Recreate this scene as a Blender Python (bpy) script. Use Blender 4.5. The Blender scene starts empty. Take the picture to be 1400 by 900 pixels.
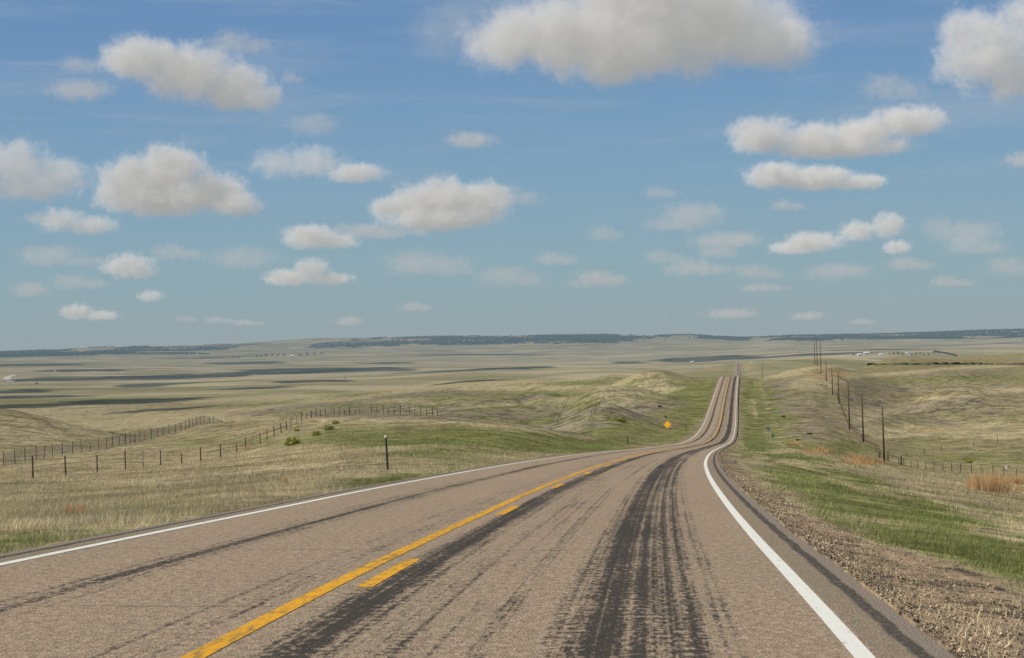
import bpy, bmesh, math, random
import numpy as np
from mathutils import Matrix, Vector

rng = np.random.default_rng(7)
random.seed(7)
S = bpy.context.scene
COL = S.collection
F, YH, ROLL = 2600.0, 468.0, math.radians(1.35)   # focal length in photo pixels, horizon row, camera roll
CR, SR = math.cos(ROLL), math.sin(ROLL)
SUN_EL, SUN_AZ = math.radians(44), math.radians(-105)  # azimuth clockwise from +Y (forward)


# ------------------------------------------------------------------ small helpers
def tag(o, label=None, cat=None, group=None, kind=None):
    if label: o['label'] = label
    if cat: o['category'] = cat
    if group: o['group'] = group
    if kind: o['kind'] = kind
    return o


def link(name, me, mat=None, parent=None):
    o = bpy.data.objects.new(name, me)
    COL.objects.link(o)
    if mat is not None and me is not None and not me.materials:
        me.materials.append(mat)
    if parent is not None:
        o.parent = parent
    return o


def empty(name, loc, rz=0.0):
    o = bpy.data.objects.new(name, None)
    COL.objects.link(o)
    o.location = loc
    o.rotation_euler = (0, 0, rz)
    o.empty_display_size = 0.2
    return o


def npmesh(name, V, Fc, smooth=False, uv=None, col=None):
    """V (n,3); Fc (m,k) with one k"""
    V = np.asarray(V, np.float32)
    Fc = np.asarray(Fc, np.int32)
    me = bpy.data.meshes.new(name)
    me.vertices.add(len(V))
    me.vertices.foreach_set('co', V.ravel())
    m, k = Fc.shape
    me.loops.add(m * k)
    me.loops.foreach_set('vertex_index', Fc.ravel())
    me.polygons.add(m)
    me.polygons.foreach_set('loop_start', np.arange(0, m * k, k, dtype=np.int32))
    me.polygons.foreach_set('loop_total', np.full(m, k, np.int32))
    if smooth:
        me.polygons.foreach_set('use_smooth', np.ones(m, bool))
    me.update(calc_edges=True)
    if uv is not None:
        l = me.uv_layers.new(name='UVMap')
        l.data.foreach_set('uv', np.asarray(uv, np.float32)[Fc.ravel()].ravel())
    if col is not None:
        for nm, c in col.items():
            a = me.attributes.new(nm, 'FLOAT_COLOR', 'POINT')
            c = np.asarray(c, np.float32)
            if c.shape[1] == 3:
                c = np.concatenate([c, np.ones((len(c), 1), np.float32)], 1)
            a.data.foreach_set('color', c.ravel())
    return me


def bm_mesh(name, bm, smooth=False):
    me = bpy.data.meshes.new(name)
    bmesh.ops.recalc_face_normals(bm, faces=bm.faces)
    bm.to_mesh(me)
    bm.free()
    if smooth:
        for p in me.polygons: p.use_smooth = True
    return me


def tube(bm, pts, radii, n=7):
    rings = []
    for i, p in enumerate(pts):
        p = Vector(p)
        a = Vector(pts[max(i - 1, 0)]); b = Vector(pts[min(i + 1, len(pts) - 1)])
        t = (b - a).normalized()
        s = t.orthogonal().normalized(); q = t.cross(s)
        r = radii[i] if hasattr(radii, '__len__') else radii
        rings.append([bm.verts.new(p + (s * math.cos(2 * math.pi * k / n) + q * math.sin(2 * math.pi * k / n)) * r) for k in range(n)])
    for A, B in zip(rings[:-1], rings[1:]):
        for k in range(n):
            bm.faces.new((A[k], A[(k + 1) % n], B[(k + 1) % n], B[k]))
    bm.faces.new(rings[0][::-1]); bm.faces.new(rings[-1])


def box(bm, c, s, rz=0.0):
    m = Matrix.Translation(c) @ Matrix.Rotation(rz, 4, 'Z') @ Matrix.Diagonal((s[0], s[1], s[2], 1))
    return bmesh.ops.create_cube(bm, size=1.0, matrix=m)


def hashn(ix, iy, seed):
    h = (ix.astype(np.int64) * 374761393 + iy.astype(np.int64) * 668265263 + seed * 1442695041) & 0xffffffff
    h = ((h ^ (h >> 13)) * 1274126177) & 0xffffffff
    h = h ^ (h >> 16)
    return (h & 0xffffff) / float(0xffffff)


def vnoise(x, y, seed=0):
    ix, iy = np.floor(x), np.floor(y)
    fx, fy = x - ix, y - iy
    fx = fx * fx * fx * (fx * (fx * 6 - 15) + 10); fy = fy * fy * fy * (fy * (fy * 6 - 15) + 10)
    a, b = hashn(ix, iy, seed), hashn(ix + 1, iy, seed)
    c, d = hashn(ix, iy + 1, seed), hashn(ix + 1, iy + 1, seed)
    return (a + (b - a) * fx) * (1 - fy) + (c + (d - c) * fx) * fy - 0.5


def fbm(x, y, seed=0, o=4):
    r = 0; a = 1.0
    for k in range(o):
        r = r + a * vnoise(x * 2 ** k + 17.3 * k, y * 2 ** k - 9.1 * k, seed + k)
        a *= 0.5
    return r


def sstep(a, b, x):
    t = np.clip((x - a) / (b - a), 0, 1)
    return t * t * (3 - 2 * t)


def px2d(x, y):
    """photo pixel -> level bearing (u) and drop below the horizon (v), in pixels at the focal length"""
    x = np.asarray(x, float) - 700; y = np.asarray(y, float) - 450
    return x * CR - y * SR, y * CR + x * SR - (YH - 450)


def d2px(u, v):
    v2 = v + (YH - 450)
    return 700 + u * CR + v2 * SR, 450 + v2 * CR - u * SR


# ------------------------------------------------------------------ the road's alignment (surveyed from the picture)
KY = np.array([-40, 6, 9, 12, 16, 21, 28, 38, 50, 66, 90, 120, 160, 210, 260, 310, 370, 430, 500, 580, 660, 740, 800, 900, 1100, 1500, 2000, 2400, 2650, 2900, 3100, 3250, 3500, 3900.])
KX = np.array([-5.2, -1.954, -1.739, -1.524, -1.236, -0.865, -0.315, 0.511, 1.568, 3.08, 5.588, 8.959, 13.642, 19.676, 25.804, 31.961, 39.299, 46.521, 54.823, 64.399, 74.095, 83.888, 91.2, 103.4, 127.8, 176, 235.6, 283, 312.5, 341.8, 365.5, 383, 412, 460])
KZ = np.array([.44, -1.497, -1.623, -1.746, -1.922, -2.16, -2.497, -2.971, -3.56, -4.345, -5.552, -7.119, -9.269, -11.873, -14.428, -16.581, -18.347, -19.092, -18.968, -18.308, -17.416, -16.6, -16.7, -20, -33, -58, -68, -64, -57, -50, -45.5, -46, -56, -70])


def pchip(xk, yk):
    h = np.diff(xk); d = np.diff(yk) / h
    m = np.zeros(len(xk)); m[0], m[-1] = d[0], d[-1]
    m[1:-1] = (d[:-1] * h[1:] + d[1:] * h[:-1]) / (h[:-1] + h[1:])

    def f(x):
        x = np.asarray(x, float)
        i = np.clip(np.searchsorted(xk, x) - 1, 0, len(h) - 1)
        t = (x - xk[i]) / h[i]
        return ((2 * t ** 3 - 3 * t ** 2 + 1) * yk[i] + (t ** 3 - 2 * t ** 2 + t) * h[i] * m[i]
                + (-2 * t ** 3 + 3 * t ** 2) * yk[i + 1] + (t ** 3 - t ** 2) * h[i] * m[i + 1])
    return f


roadX, roadZ = pchip(KY, KX), pchip(KY, KZ)


def road_e(Y): return 0.019 + (0.0033 - 0.019) * np.clip((Y - 50) / 150, 0, 1)
def road_th(Y): return np.arctan((roadX(Y + .5) - roadX(Y - .5)))


# ------------------------------------------------------------------ terrain heights
COLS = {   # photo column: (photo row, distance) from near to far, hidden dips included
    0: [(745, 20), (700, 40), (657, 100), (645, 150), (635, 200), (612, 270), (585, 340), (560, 420), (605, 560), (600, 900), (556, 1800), (545, 2300), (530, 3300), (515, 5200), (500, 9000), (491, 14000), (486, 17000), (481, 20000)],
    150: [(722, 23), (690, 45), (646, 123), (628, 180), (612, 250), (600, 340), (590, 430), (612, 620), (576, 1100), (560, 1500), (545, 2200), (530, 3200), (515, 5300), (500, 9000), (490, 14000), (482, 17000), (475.5, 20000)],
    300: [(702, 26), (680, 42), (645, 90), (625, 170), (603, 240), (578, 330), (610, 480), (568, 1000), (555, 1400), (540, 2200), (525, 3500), (510, 6000), (500, 9000), (488, 14000), (480, 17000), (472, 20000)],
    430: [(674, 38), (640, 80), (608, 150), (588, 205), (571, 250), (612, 400), (566, 640), (576, 730), (562, 900), (549, 1300), (540, 2000), (525, 3200), (510, 5600), (500, 9000), (484, 14000), (477, 17000), (468, 19000)],
    550: [(650, 47), (622, 90), (594, 180), (569.5, 275), (606, 430), (568, 560), (560, 680), (576, 770), (557, 900), (548, 1100), (552, 1180), (541, 1380), (530.5, 1700), (546, 2150), (520, 3600), (508, 6000), (495, 10000), (479, 15000), (465, 19000)],
    650: [(635, 55), (612, 105), (590, 185), (573.5, 260), (608, 400), (573, 520), (553, 720), (571, 800), (549, 960), (541, 1120), (546, 1200), (534, 1420), (521, 1700), (545, 2150), (515, 3600), (502, 6500), (490, 11000), (474, 16000), (463, 19000)],
    750: [(619, 98), (603, 160), (586, 235), (604, 330), (580, 420), (560, 560), (544, 700), (560, 780), (540, 930), (533, 1050), (537, 1130), (518, 1500), (540, 2000), (510, 4000), (498, 7500), (488, 11500), (472, 16000), (462, 19000)],
    830: [(608, 160), (602, 200), (590, 300), (577, 370), (564, 430), (574, 465), (555, 530), (537, 600), (541, 640), (528, 880), (515, 1200), (535, 1800), (508, 4000), (497, 7500), (487, 11500), (471, 16000), (461.5, 19000)],
    890: [(603, 215), (586, 330), (560, 440), (569, 475), (550, 530), (537, 600), (541, 645), (512, 780), (522, 900), (530, 1500), (508, 4000), (496, 7500), (486, 11500), (470, 16000), (461.5, 19000)],
    950: [(580, 380), (562, 470), (541, 600), (521, 735), (536, 1000), (522, 2200), (506, 4000), (495, 7500), (485, 11500), (469, 16000), (460.5, 19000)],
    1005: [(522, 735), (534, 1100), (538, 1800), (517, 2650), (499, 3150), (503, 3500), (495, 5500), (485, 10000), (469, 16500), (459.5, 20000)],
    1060: [(712, 27.5), (662, 55), (626, 125), (607, 230), (590, 310), (572, 420), (545, 570), (515, 790), (535, 1200), (507, 2800), (493, 3300), (500, 4200), (484, 9000), (468, 16000), (458.5, 20000)],
    1130: [(765, 19.5), (700, 37), (662, 65), (643, 105), (629, 170), (616, 240), (601, 330), (580, 420), (550, 560), (522, 720), (501, 920), (530, 1500), (496, 3200), (490, 3600), (496, 4500), (480, 9000), (466, 16000), (456.5, 20000)],
    1210: [(842, 14.2), (760, 22), (702, 42), (664, 78), (648, 130), (640, 210), (632, 315), (620, 350), (602, 430), (590, 480), (566, 590), (559, 640), (541, 780), (518, 930), (509, 1050), (500, 1220), (494, 1450), (520, 2300), (485, 6500), (475, 12000), (465, 16500), (455, 20000)],
    1300: [(890, 11), (800, 16), (740, 27), (692, 55), (668, 90), (658, 140), (645, 270), (635, 330), (616, 395), (601, 450), (589, 500), (566, 610), (546, 710), (542, 760), (531, 860), (509, 1080), (499, 1320), (489, 1700), (515, 2500), (481, 7000), (472, 12000), (463, 16500), (453, 20000)],
    1400: [(895, 11.5), (830, 16), (770, 25), (712, 50), (687, 80), (671, 130), (655, 240), (640, 310), (612, 400), (590, 480), (562, 610), (533, 750), (528, 820), (515, 980), (498, 1300), (484, 1900), (510, 2700), (475, 8000), (466, 14000), (461, 16500), (450.5, 20000)],
}
P = []
for x, lst in COLS.items():
    for (y, Y) in lst:
        u, v = px2d(x, y)
        P.append((float(u), math.log(Y), float(v)))
        if x in (0, 1400):
            for k in (1.75, 3.4):
                P.append((float(u) * k if x else float(u) * k, math.log(Y), float(v)))
P = np.array(P)
SU, SL = 105.0, 0.20
C2 = np.stack([P[:, 0] / SU, P[:, 1] / SL], 1)


def kern(r2): return -np.sqrt(r2 + 0.35)


A_ = kern(((C2[:, None] - C2[None]) ** 2).sum(2)) + 0.02 * -np.eye(len(C2))
Q_ = np.concatenate([np.ones((len(C2), 1)), C2], 1)
M_ = np.block([[A_, Q_], [Q_.T, np.zeros((3, 3))]])
W_ = np.linalg.solve(M_, np.concatenate([P[:, 2], np.zeros(3)]))


def vdrop(u, lY):
    lY = np.clip(lY, math.log(9.0), math.log(20000.0))
    q = np.stack([np.clip(u, -2500, 2500) / SU, lY / SL], -1).reshape(-1, 2)
    out = np.empty(len(q))
    for i in range(0, len(q), 20000):
        s = q[i:i + 20000]
        r2 = ((s[:, None, :] - C2[None]) ** 2).sum(2)
        out[i:i + 20000] = kern(r2) @ W_[:-3] + W_[-3] + s @ W_[-2:]
    return out.reshape(np.shape(u))


def gully(X, Y):
    """small washes worn into the slopes"""
    a = fbm(X / 75 + 4.2, Y / 120 + 1.7, 501, 4)
    b = sstep(-.25, .2, fbm(X / 160, Y / 200, 511, 2))
    return np.exp(-(a / .045) ** 2) * b * sstep(230, 420, Y) * (1 - sstep(1500, 3000, Y))


def terrain_z(X, Y):
    """height of the land with the road's cut and fill worked in; also the signed distance from the road's axis"""
    u = X / Y * F
    z = -vdrop(u, np.log(Y)) * Y / F
    # past the last ridge the land falls away
    z = np.where(Y > 20000, z - (Y - 20000) * 0.03, z)
    for i, wl in enumerate((9, 22, 55, 140, 360, 900, 2200)):
        w = sstep(2.2 * wl, 6.5 * wl, Y)
        amp = 0.0050 * wl * (.70 if 15 < wl < 300 else 0.95)
        z = z + w * amp * 2 * (vnoise(X / wl + 3.1 * i, Y / wl - 7.7 * i, 31 + i) + .5 * vnoise(X / wl * 2.1, Y / wl * 2.1, 61 + i))
    z = z + 0.05 * fbm(X / 1.7, Y / 1.7, 5, 3) * sstep(8, 30, Y)
    z = z - 1.0 * gully(X, Y)
    th = road_th(Y)
    d = (X - roadX(Y)) * np.cos(th)
    ad = np.abs(d)
    zr = roadZ(Y) - road_e(Y) * np.clip(d, -6, 6)
    zc = zr - np.where(d < 0, .085, .13) - 0.0003 * np.minimum(Y, 1200) - np.where(d < 0, .03, .10) * np.clip(ad - 4.0, 0, 5) - np.where(d < 0, 0, .03) * np.clip(ad - 5, 0, 20)
    zc = np.where(ad > 3.99, zc + np.where(d < 0, .06, .14) * np.exp(-(ad - 3.99) / .3), zc)
    zc = zc + np.where(ad > 4.1, 1, 0) * (0.03 * fbm(X / .5, Y / .5, 9, 3) + .07 * fbm(X / 2.2, Y / 2.2, 19, 2)) * sstep(4.1, 4.8, ad)
    B = np.clip(0.05 * Y + 4.0, 5.0, 24.0)
    w = sstep(4.6, 4.6 + B, ad)
    w = np.where(Y < 4500, w, 1.0)
    return zc * (1 - w) + z * w, d


# fan-shaped sheet: columns are bearings, rows are distances
us = np.concatenate([np.linspace(-2500, -860, 45)[:-1], np.linspace(-860, 860, 560), np.linspace(860, 2500, 45)[1:]])
lys = np.concatenate([np.linspace(math.log(4.0), math.log(60), 250)[:-1], np.linspace(math.log(60), math.log(1500), 460)[:-1], np.linspace(math.log(1500), math.log(26000), 330)])
UG, LG = np.meshgrid(us, lys)
YG = np.exp(LG); XG = UG / F * YG
ZG, DG = terrain_z(XG, YG)
nr, nc = UG.shape


def ground(X, Y):
    """height of the finished sheet under a point (bilinear on the sheet itself)"""
    X = np.asarray(X, float); Y = np.asarray(Y, float)
    u = X / Y * F
    i = np.clip(np.searchsorted(us, u) - 1, 0, nc - 2); j = np.clip(np.searchsorted(lys, np.log(Y)) - 1, 0, nr - 2)
    a = (u - us[i]) / (us[i + 1] - us[i]); b = (np.log(Y) - lys[j]) / (lys[j + 1] - lys[j])
    return (ZG[j, i] * (1 - a) + ZG[j, i + 1] * a) * (1 - b) + (ZG[j + 1, i] * (1 - a) + ZG[j + 1, i + 1] * a) * b


def gz(X, Y): return float(ground(X, Y))


def seen_at(x, y, lo=8.0, hi=19500.0):
    """first point of the land met along the sight line of a photo pixel"""
    u, v = px2d(x, y)
    Y = np.exp(np.linspace(math.log(lo), math.log(hi), 3000))
    X = u / F * Y
    g = ground(X, Y); h = -v / F * Y
    k = np.argmax(g >= h) if (g >= h).any() else len(Y) - 1
    return Vector((float(X[k]), float(Y[k]), float(g[k])))


def at(x, Y):
    """ground point at distance Y in photo column x"""
    u = (x - 700) * CR - 120 * SR
    X = u / F * Y
    return Vector((X, Y, gz(X, Y)))


# ------------------------------------------------------------------ land cover, with relief shading painted in, as densities on the sheet
GREEN_AND_SHADE = [(630, 556, 250, 12, .50), (640, 541, 200, 7, .45), (690, 607, 130, 18, 1.15), (590, 615, 80, 18, .5), (790, 607, 60, 8, .5), (800, 606, 60, 10, .8), (470, 600, 60, 14, .35), (560, 552, 230, 10, .5), (740, 524, 170, 6, .7),
         (470, 553, 90, 9, .8), (720, 565, 120, 14, .55), (860, 523, 40, 10, .8), (800, 560, 45, 12, .45), (945, 545, 30, 30, .8), (1300, 520, 130, 8, .22), (1230, 545, 90, 10, .15),
         (1330, 628, 110, 14, .7), (1230, 618, 60, 10, .5), (1160, 606, 35, 9, .7), (1350, 560, 90, 12, .2), (1240, 497, 170, 4, .5), (300, 603, 80, 7, .5), (180, 690, 120, 14, .3),
         (200, 545, 230, 5, .5), (90, 528, 120, 5, .5), (330, 527, 170, 7, .5), (420, 556, 90, 5, .5), (1100, 497, 60, 6, .3), (880, 590, 60, 8, .5), (1120, 615, 40, 7, .4)]
STRAW = [(480, 531, 170, 4, .9), (330, 545, 150, 6, .7), (760, 513, 150, 2.5, .7), (560, 523, 130, 3, .6), (1290, 545, 90, 3.5, .7), (1230, 512, 80, 3, .6), (1340, 597, 80, 4, .6), (650, 553, 90, 3, .6), (620, 531, 60, 2.5, .6), (500, 549, 70, 3, .6), (600, 576, 120, 4.5, .7), (725, 586, 60, 4.5, .7), (790, 597, 40, 3.5, .6), (70, 585, 130, 24, .8), (260, 572, 130, 10, .9), (880, 524, 45, 12, .9), (860, 548, 55, 11, .7), (430, 560, 120, 4, .6), (760, 530, 110, 4, .7), (1110, 520, 50, 14, .9),
         (1270, 588, 150, 6, .9), (1300, 575, 110, 5, .4), (1150, 580, 60, 16, .4), (620, 545, 90, 5, .5), (400, 541, 18, 2.5, 1.5), (60, 640, 90, 25, .5), (300, 640, 140, 22, .6), (480, 650, 70, 12, .6), (1350, 533, 90, 3, .8), (1190, 562, 50, 4, .6), (410, 625, 80, 10, .5)]
DIRT_AND_SHADE = [(610, 565, 220, 6, .95), (1065, 530, 12, 8, .9), (1085, 558, 30, 5, .9), (1170, 535, 10, 18, .5), (1230, 531, 60, 4, .6), (1370, 548, 60, 6, .6), (660, 548, 120, 3, .4), (480, 553, 90, 3, .4), (830, 545, 30, 8, .4), (1330, 562, 90, 9, .55), (1290, 529, 120, 8, .5), (1350, 512, 80, 5, .4), (600, 566, 140, 3.5, .55), (480, 557, 80, 4, .4), (690, 574, 60, 4, .5), (560, 541, 120, 3, .45), (660, 538, 70, 4, .4), (1080, 545, 40, 12, .4), (1120, 570, 45, 18, .9), (1110, 592, 40, 8, .6), (905, 552, 32, 7, .9), (850, 560, 60, 6, .5), (1210, 545, 30, 8, .5), (800, 580, 60, 9, .4), (1300, 553, 120, 6, .4), (1280, 577, 80, 6, .4), (770, 583, 50, 4, .5),
        (1250, 652, 90, 8, .4), (220, 553, 60, 3, .7)]  # bare soil, plus shade painted below and behind the crests
RUSSET = [(1180, 632, 40, 6, .72), (1120, 617, 30, 4, .68), (1085, 604, 14, 4, .55), (1380, 665, 40, 12, .5), (1250, 586, 100, 4, .45), (1130, 512, 35, 8, .5)]


# crest lines of the folds: pale lip and shaded hollow painted into the cover
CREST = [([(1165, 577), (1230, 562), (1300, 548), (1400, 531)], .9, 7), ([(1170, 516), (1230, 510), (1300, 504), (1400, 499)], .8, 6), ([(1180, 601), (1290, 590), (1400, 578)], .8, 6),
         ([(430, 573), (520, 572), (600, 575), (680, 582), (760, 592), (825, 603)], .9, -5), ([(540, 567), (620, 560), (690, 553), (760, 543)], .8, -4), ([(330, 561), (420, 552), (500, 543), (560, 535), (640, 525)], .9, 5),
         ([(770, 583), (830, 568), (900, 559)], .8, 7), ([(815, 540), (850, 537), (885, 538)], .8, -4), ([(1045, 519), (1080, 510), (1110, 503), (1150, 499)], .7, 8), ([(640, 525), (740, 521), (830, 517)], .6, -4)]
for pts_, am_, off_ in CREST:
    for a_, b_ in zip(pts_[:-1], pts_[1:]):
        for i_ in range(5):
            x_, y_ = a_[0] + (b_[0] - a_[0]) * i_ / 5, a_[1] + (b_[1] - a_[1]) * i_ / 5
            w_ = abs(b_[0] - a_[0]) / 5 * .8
            STRAW.append((x_, y_, w_, 2.0, am_ * .75)); DIRT_AND_SHADE.append((x_, y_ + off_, w_, abs(off_) * .6, am_ * .42)); GREEN_AND_SHADE.append((x_, y_ + off_ * 1.6, w_, abs(off_) * .9, am_ * .3))


def blobs(lst, X, Y, Z):
    u = X / Y * F; v = -Z / Y * F
    px, py = d2px(u, v)
    r = np.zeros_like(px)
    for (x, y, rx, ry, a) in lst:
        r += a * np.exp(-(((px - x) / rx) ** 2 + ((py - y) / ry) ** 2) * .8)
    return r


def cover(X, Y, Z, d):
    n1 = fbm(X / 9 + 3, Y / 16, 71, 4); n2 = fbm(X / 60, Y / 60, 81, 4); n3 = fbm(X / 700, Y / 420, 91, 4); n4 = fbm(X / 1.6, Y / 4.5, 95, 3)
    far = sstep(900, 2500, Y)
    g = blobs(GREEN_AND_SHADE, X, Y, Z) * (1 + .9 * n1 + .8 * n2) + .10 + .30 * n2 + far * (.12 + 1.5 * n3)
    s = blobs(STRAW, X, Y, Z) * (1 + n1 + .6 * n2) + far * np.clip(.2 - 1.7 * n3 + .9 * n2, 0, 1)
    dr = blobs(DIRT_AND_SHADE, X, Y, Z) * (1 + 1.4 * n1) + .12 * np.clip(n2 - .25, 0, 1) + .5 * gully(X, Y)
    ru = blobs(RUSSET, X, Y, Z) * (1 + 1.2 * n1)
    # mown verges along the road
    streak = fbm(d / 1.7, Y / (6 + .06 * Y), 55, 4)
    R = sstep(4.6, 6.0, d + 1.3 * n4) * (1 - sstep(9 + .006 * Y, 16 + .008 * Y, d + 5 * n1)) * (1 - sstep(650, 900, Y))
    vg = np.clip(.86 + (1.5 - .7 * sstep(150, 300, Y)) * streak + .7 * n4 - .10 * np.clip(d - 8, 0, 6) * (Y < 220), 0.02, 1.3)
    g = g * (1 - R) + R * vg
    s = s * (1 - R) + R * np.clip(1.0 - vg, 0, 1)
    L = sstep(4.15, 4.6, -d + .5 * n4) * (1 - sstep(5.4, 7.0, -d + 1.6 * n4)) * (1 - sstep(150, 260, Y))
    g = np.maximum(g, L * (.62 + 1.6 * n1)); s = s * (1 - .7 * L)
    L2 = sstep(4.0, 5.0, -d) * (1 - sstep(9, 15 + .004 * Y, -d + 6 * n1)) * sstep(220, 330, Y) * (1 - sstep(700, 860, Y))
    g = np.maximum(g, L2 * (.85 + 1.0 * streak)); s = s * (1 - .8 * L2)
    # gravel shoulder
    gw = np.where(d > 0, 1.75, .55) * (1 - .6 * sstep(120, 300, Y)) * (1.0 - .55 * sstep(14, 45, Y) * (d < 99) + .25 * (Y < 14))
    ad = np.abs(d)
    gr = (1 - sstep(3.95 + gw * .75, 3.95 + gw * 1.15, ad + .75 * n4)) * (Y < 1000)
    g = g * (1 - gr); s = s * (1 - gr); ru = ru * (1 - gr); dr = dr * (1 - gr)
    c = np.stack([np.clip(g, 0, 1), np.clip(s, 0, 1), np.clip(dr, 0, 1), np.clip(ru, 0, 1)], -1)
    return c, gr


CV, GRV = cover(XG, YG, ZG, DG)


# ------------------------------------------------------------------ node helpers
class NT:
    def __init__(s, mat):
        mat.use_nodes = True
        s.t = mat.node_tree
        for n in list(s.t.nodes): s.t.nodes.remove(n)

    def n(s, typ, **kw):
        nd = s.t.nodes.new(typ)
        for k, v in kw.items():
            if k.startswith('i_'):
                nd.inputs[k[2:].replace('_', ' ')].default_value = v
            else:
                setattr(nd, k, v)
        return nd

    def l(s, a, b): s.t.links.new(a, b)

    def put(s, sock, v):
        if hasattr(v, 'is_linked') or hasattr(v, 'links'): s.l(v, sock)
        else: sock.default_value = v

    def math(s, op, a, b=0.0, c=None, clamp=False):
        nd = s.n('ShaderNodeMath', operation=op, use_clamp=clamp)
        s.put(nd.inputs[0], a); s.put(nd.inputs[1], b)
        if c is not None: s.put(nd.inputs[2], c)
        return nd.outputs[0]

    def vmath(s, op, a, b=None):
        nd = s.n('ShaderNodeVectorMath', operation=op)
        s.put(nd.inputs[0], a)
        if b is not None: s.put(nd.inputs[1], b)
        return nd.outputs['Value'] if op in ('LENGTH', 'DOT_PRODUCT', 'DISTANCE') else nd.outputs['Vector']

    def mix(s, f, a, b, mode='MIX'):
        nd = s.n('ShaderNodeMix', data_type='RGBA', blend_type=mode, clamp_factor=True)
        s.put(nd.inputs[0], f); s.put(nd.inputs[6], a); s.put(nd.inputs[7], b)
        return nd.outputs[2]

    def noise(s, vec, scale, detail=4.0, rough=.55, dist=0.0, out='Fac'):
        nd = s.n('ShaderNodeTexNoise')
        s.l(vec, nd.inputs['Vector'])
        nd.inputs['Scale'].default_value = scale; nd.inputs['Detail'].default_value = detail
        nd.inputs['Roughness'].default_value = rough; nd.inputs['Distortion'].default_value = dist
        return nd.outputs[out]

    def ramp(s, v, lo, hi, a=0.0, b=1.0):
        nd = s.n('ShaderNodeMapRange', clamp=True, interpolation_type='SMOOTHSTEP')
        s.put(nd.inputs[0], v); s.put(nd.inputs[1], lo); s.put(nd.inputs[2], hi); s.put(nd.inputs[3], a); s.put(nd.inputs[4], b)
        return nd.outputs[0]

    def scale(s, vec, sc):
        nd = s.n('ShaderNodeMapping'); s.l(vec, nd.inputs[0]); nd.inputs['Scale'].default_value = sc
        return nd.outputs[0]


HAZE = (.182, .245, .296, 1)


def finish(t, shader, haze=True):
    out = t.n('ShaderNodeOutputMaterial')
    if haze:   # aerial haze mixed into the material as emission that grows with distance
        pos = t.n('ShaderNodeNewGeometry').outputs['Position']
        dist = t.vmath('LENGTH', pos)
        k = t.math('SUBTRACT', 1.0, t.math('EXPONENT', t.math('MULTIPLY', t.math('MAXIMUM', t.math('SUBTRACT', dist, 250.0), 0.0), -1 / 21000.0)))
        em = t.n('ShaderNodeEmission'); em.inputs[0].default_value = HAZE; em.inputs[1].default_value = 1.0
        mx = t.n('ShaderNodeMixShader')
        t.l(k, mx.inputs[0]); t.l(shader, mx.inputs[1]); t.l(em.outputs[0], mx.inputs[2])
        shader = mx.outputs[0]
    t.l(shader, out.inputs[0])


def simple(name, col, rough=.8, var=.25, scale=6.0, haze=False, spec=.2, metal=0.0):
    m = bpy.data.materials.new(name); t = NT(m)
    c = t.n('ShaderNodeTexCoord').outputs['Object']
    f = t.noise(c, scale, 5, .6)
    a = tuple(x * (1 - var) for x in col) + (1,); b = tuple(min(1, x * (1 + var)) for x in col) + (1,)
    bs = t.n('ShaderNodeBsdfPrincipled')
    t.l(t.mix(t.ramp(f, .3, .7), a, b), bs.inputs['Base Color'])
    bs.inputs['Roughness'].default_value = rough; bs.inputs['Specular IOR Level'].default_value = spec; bs.inputs['Metallic'].default_value = metal
    finish(t, bs.outputs[0], haze)
    return m


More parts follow.
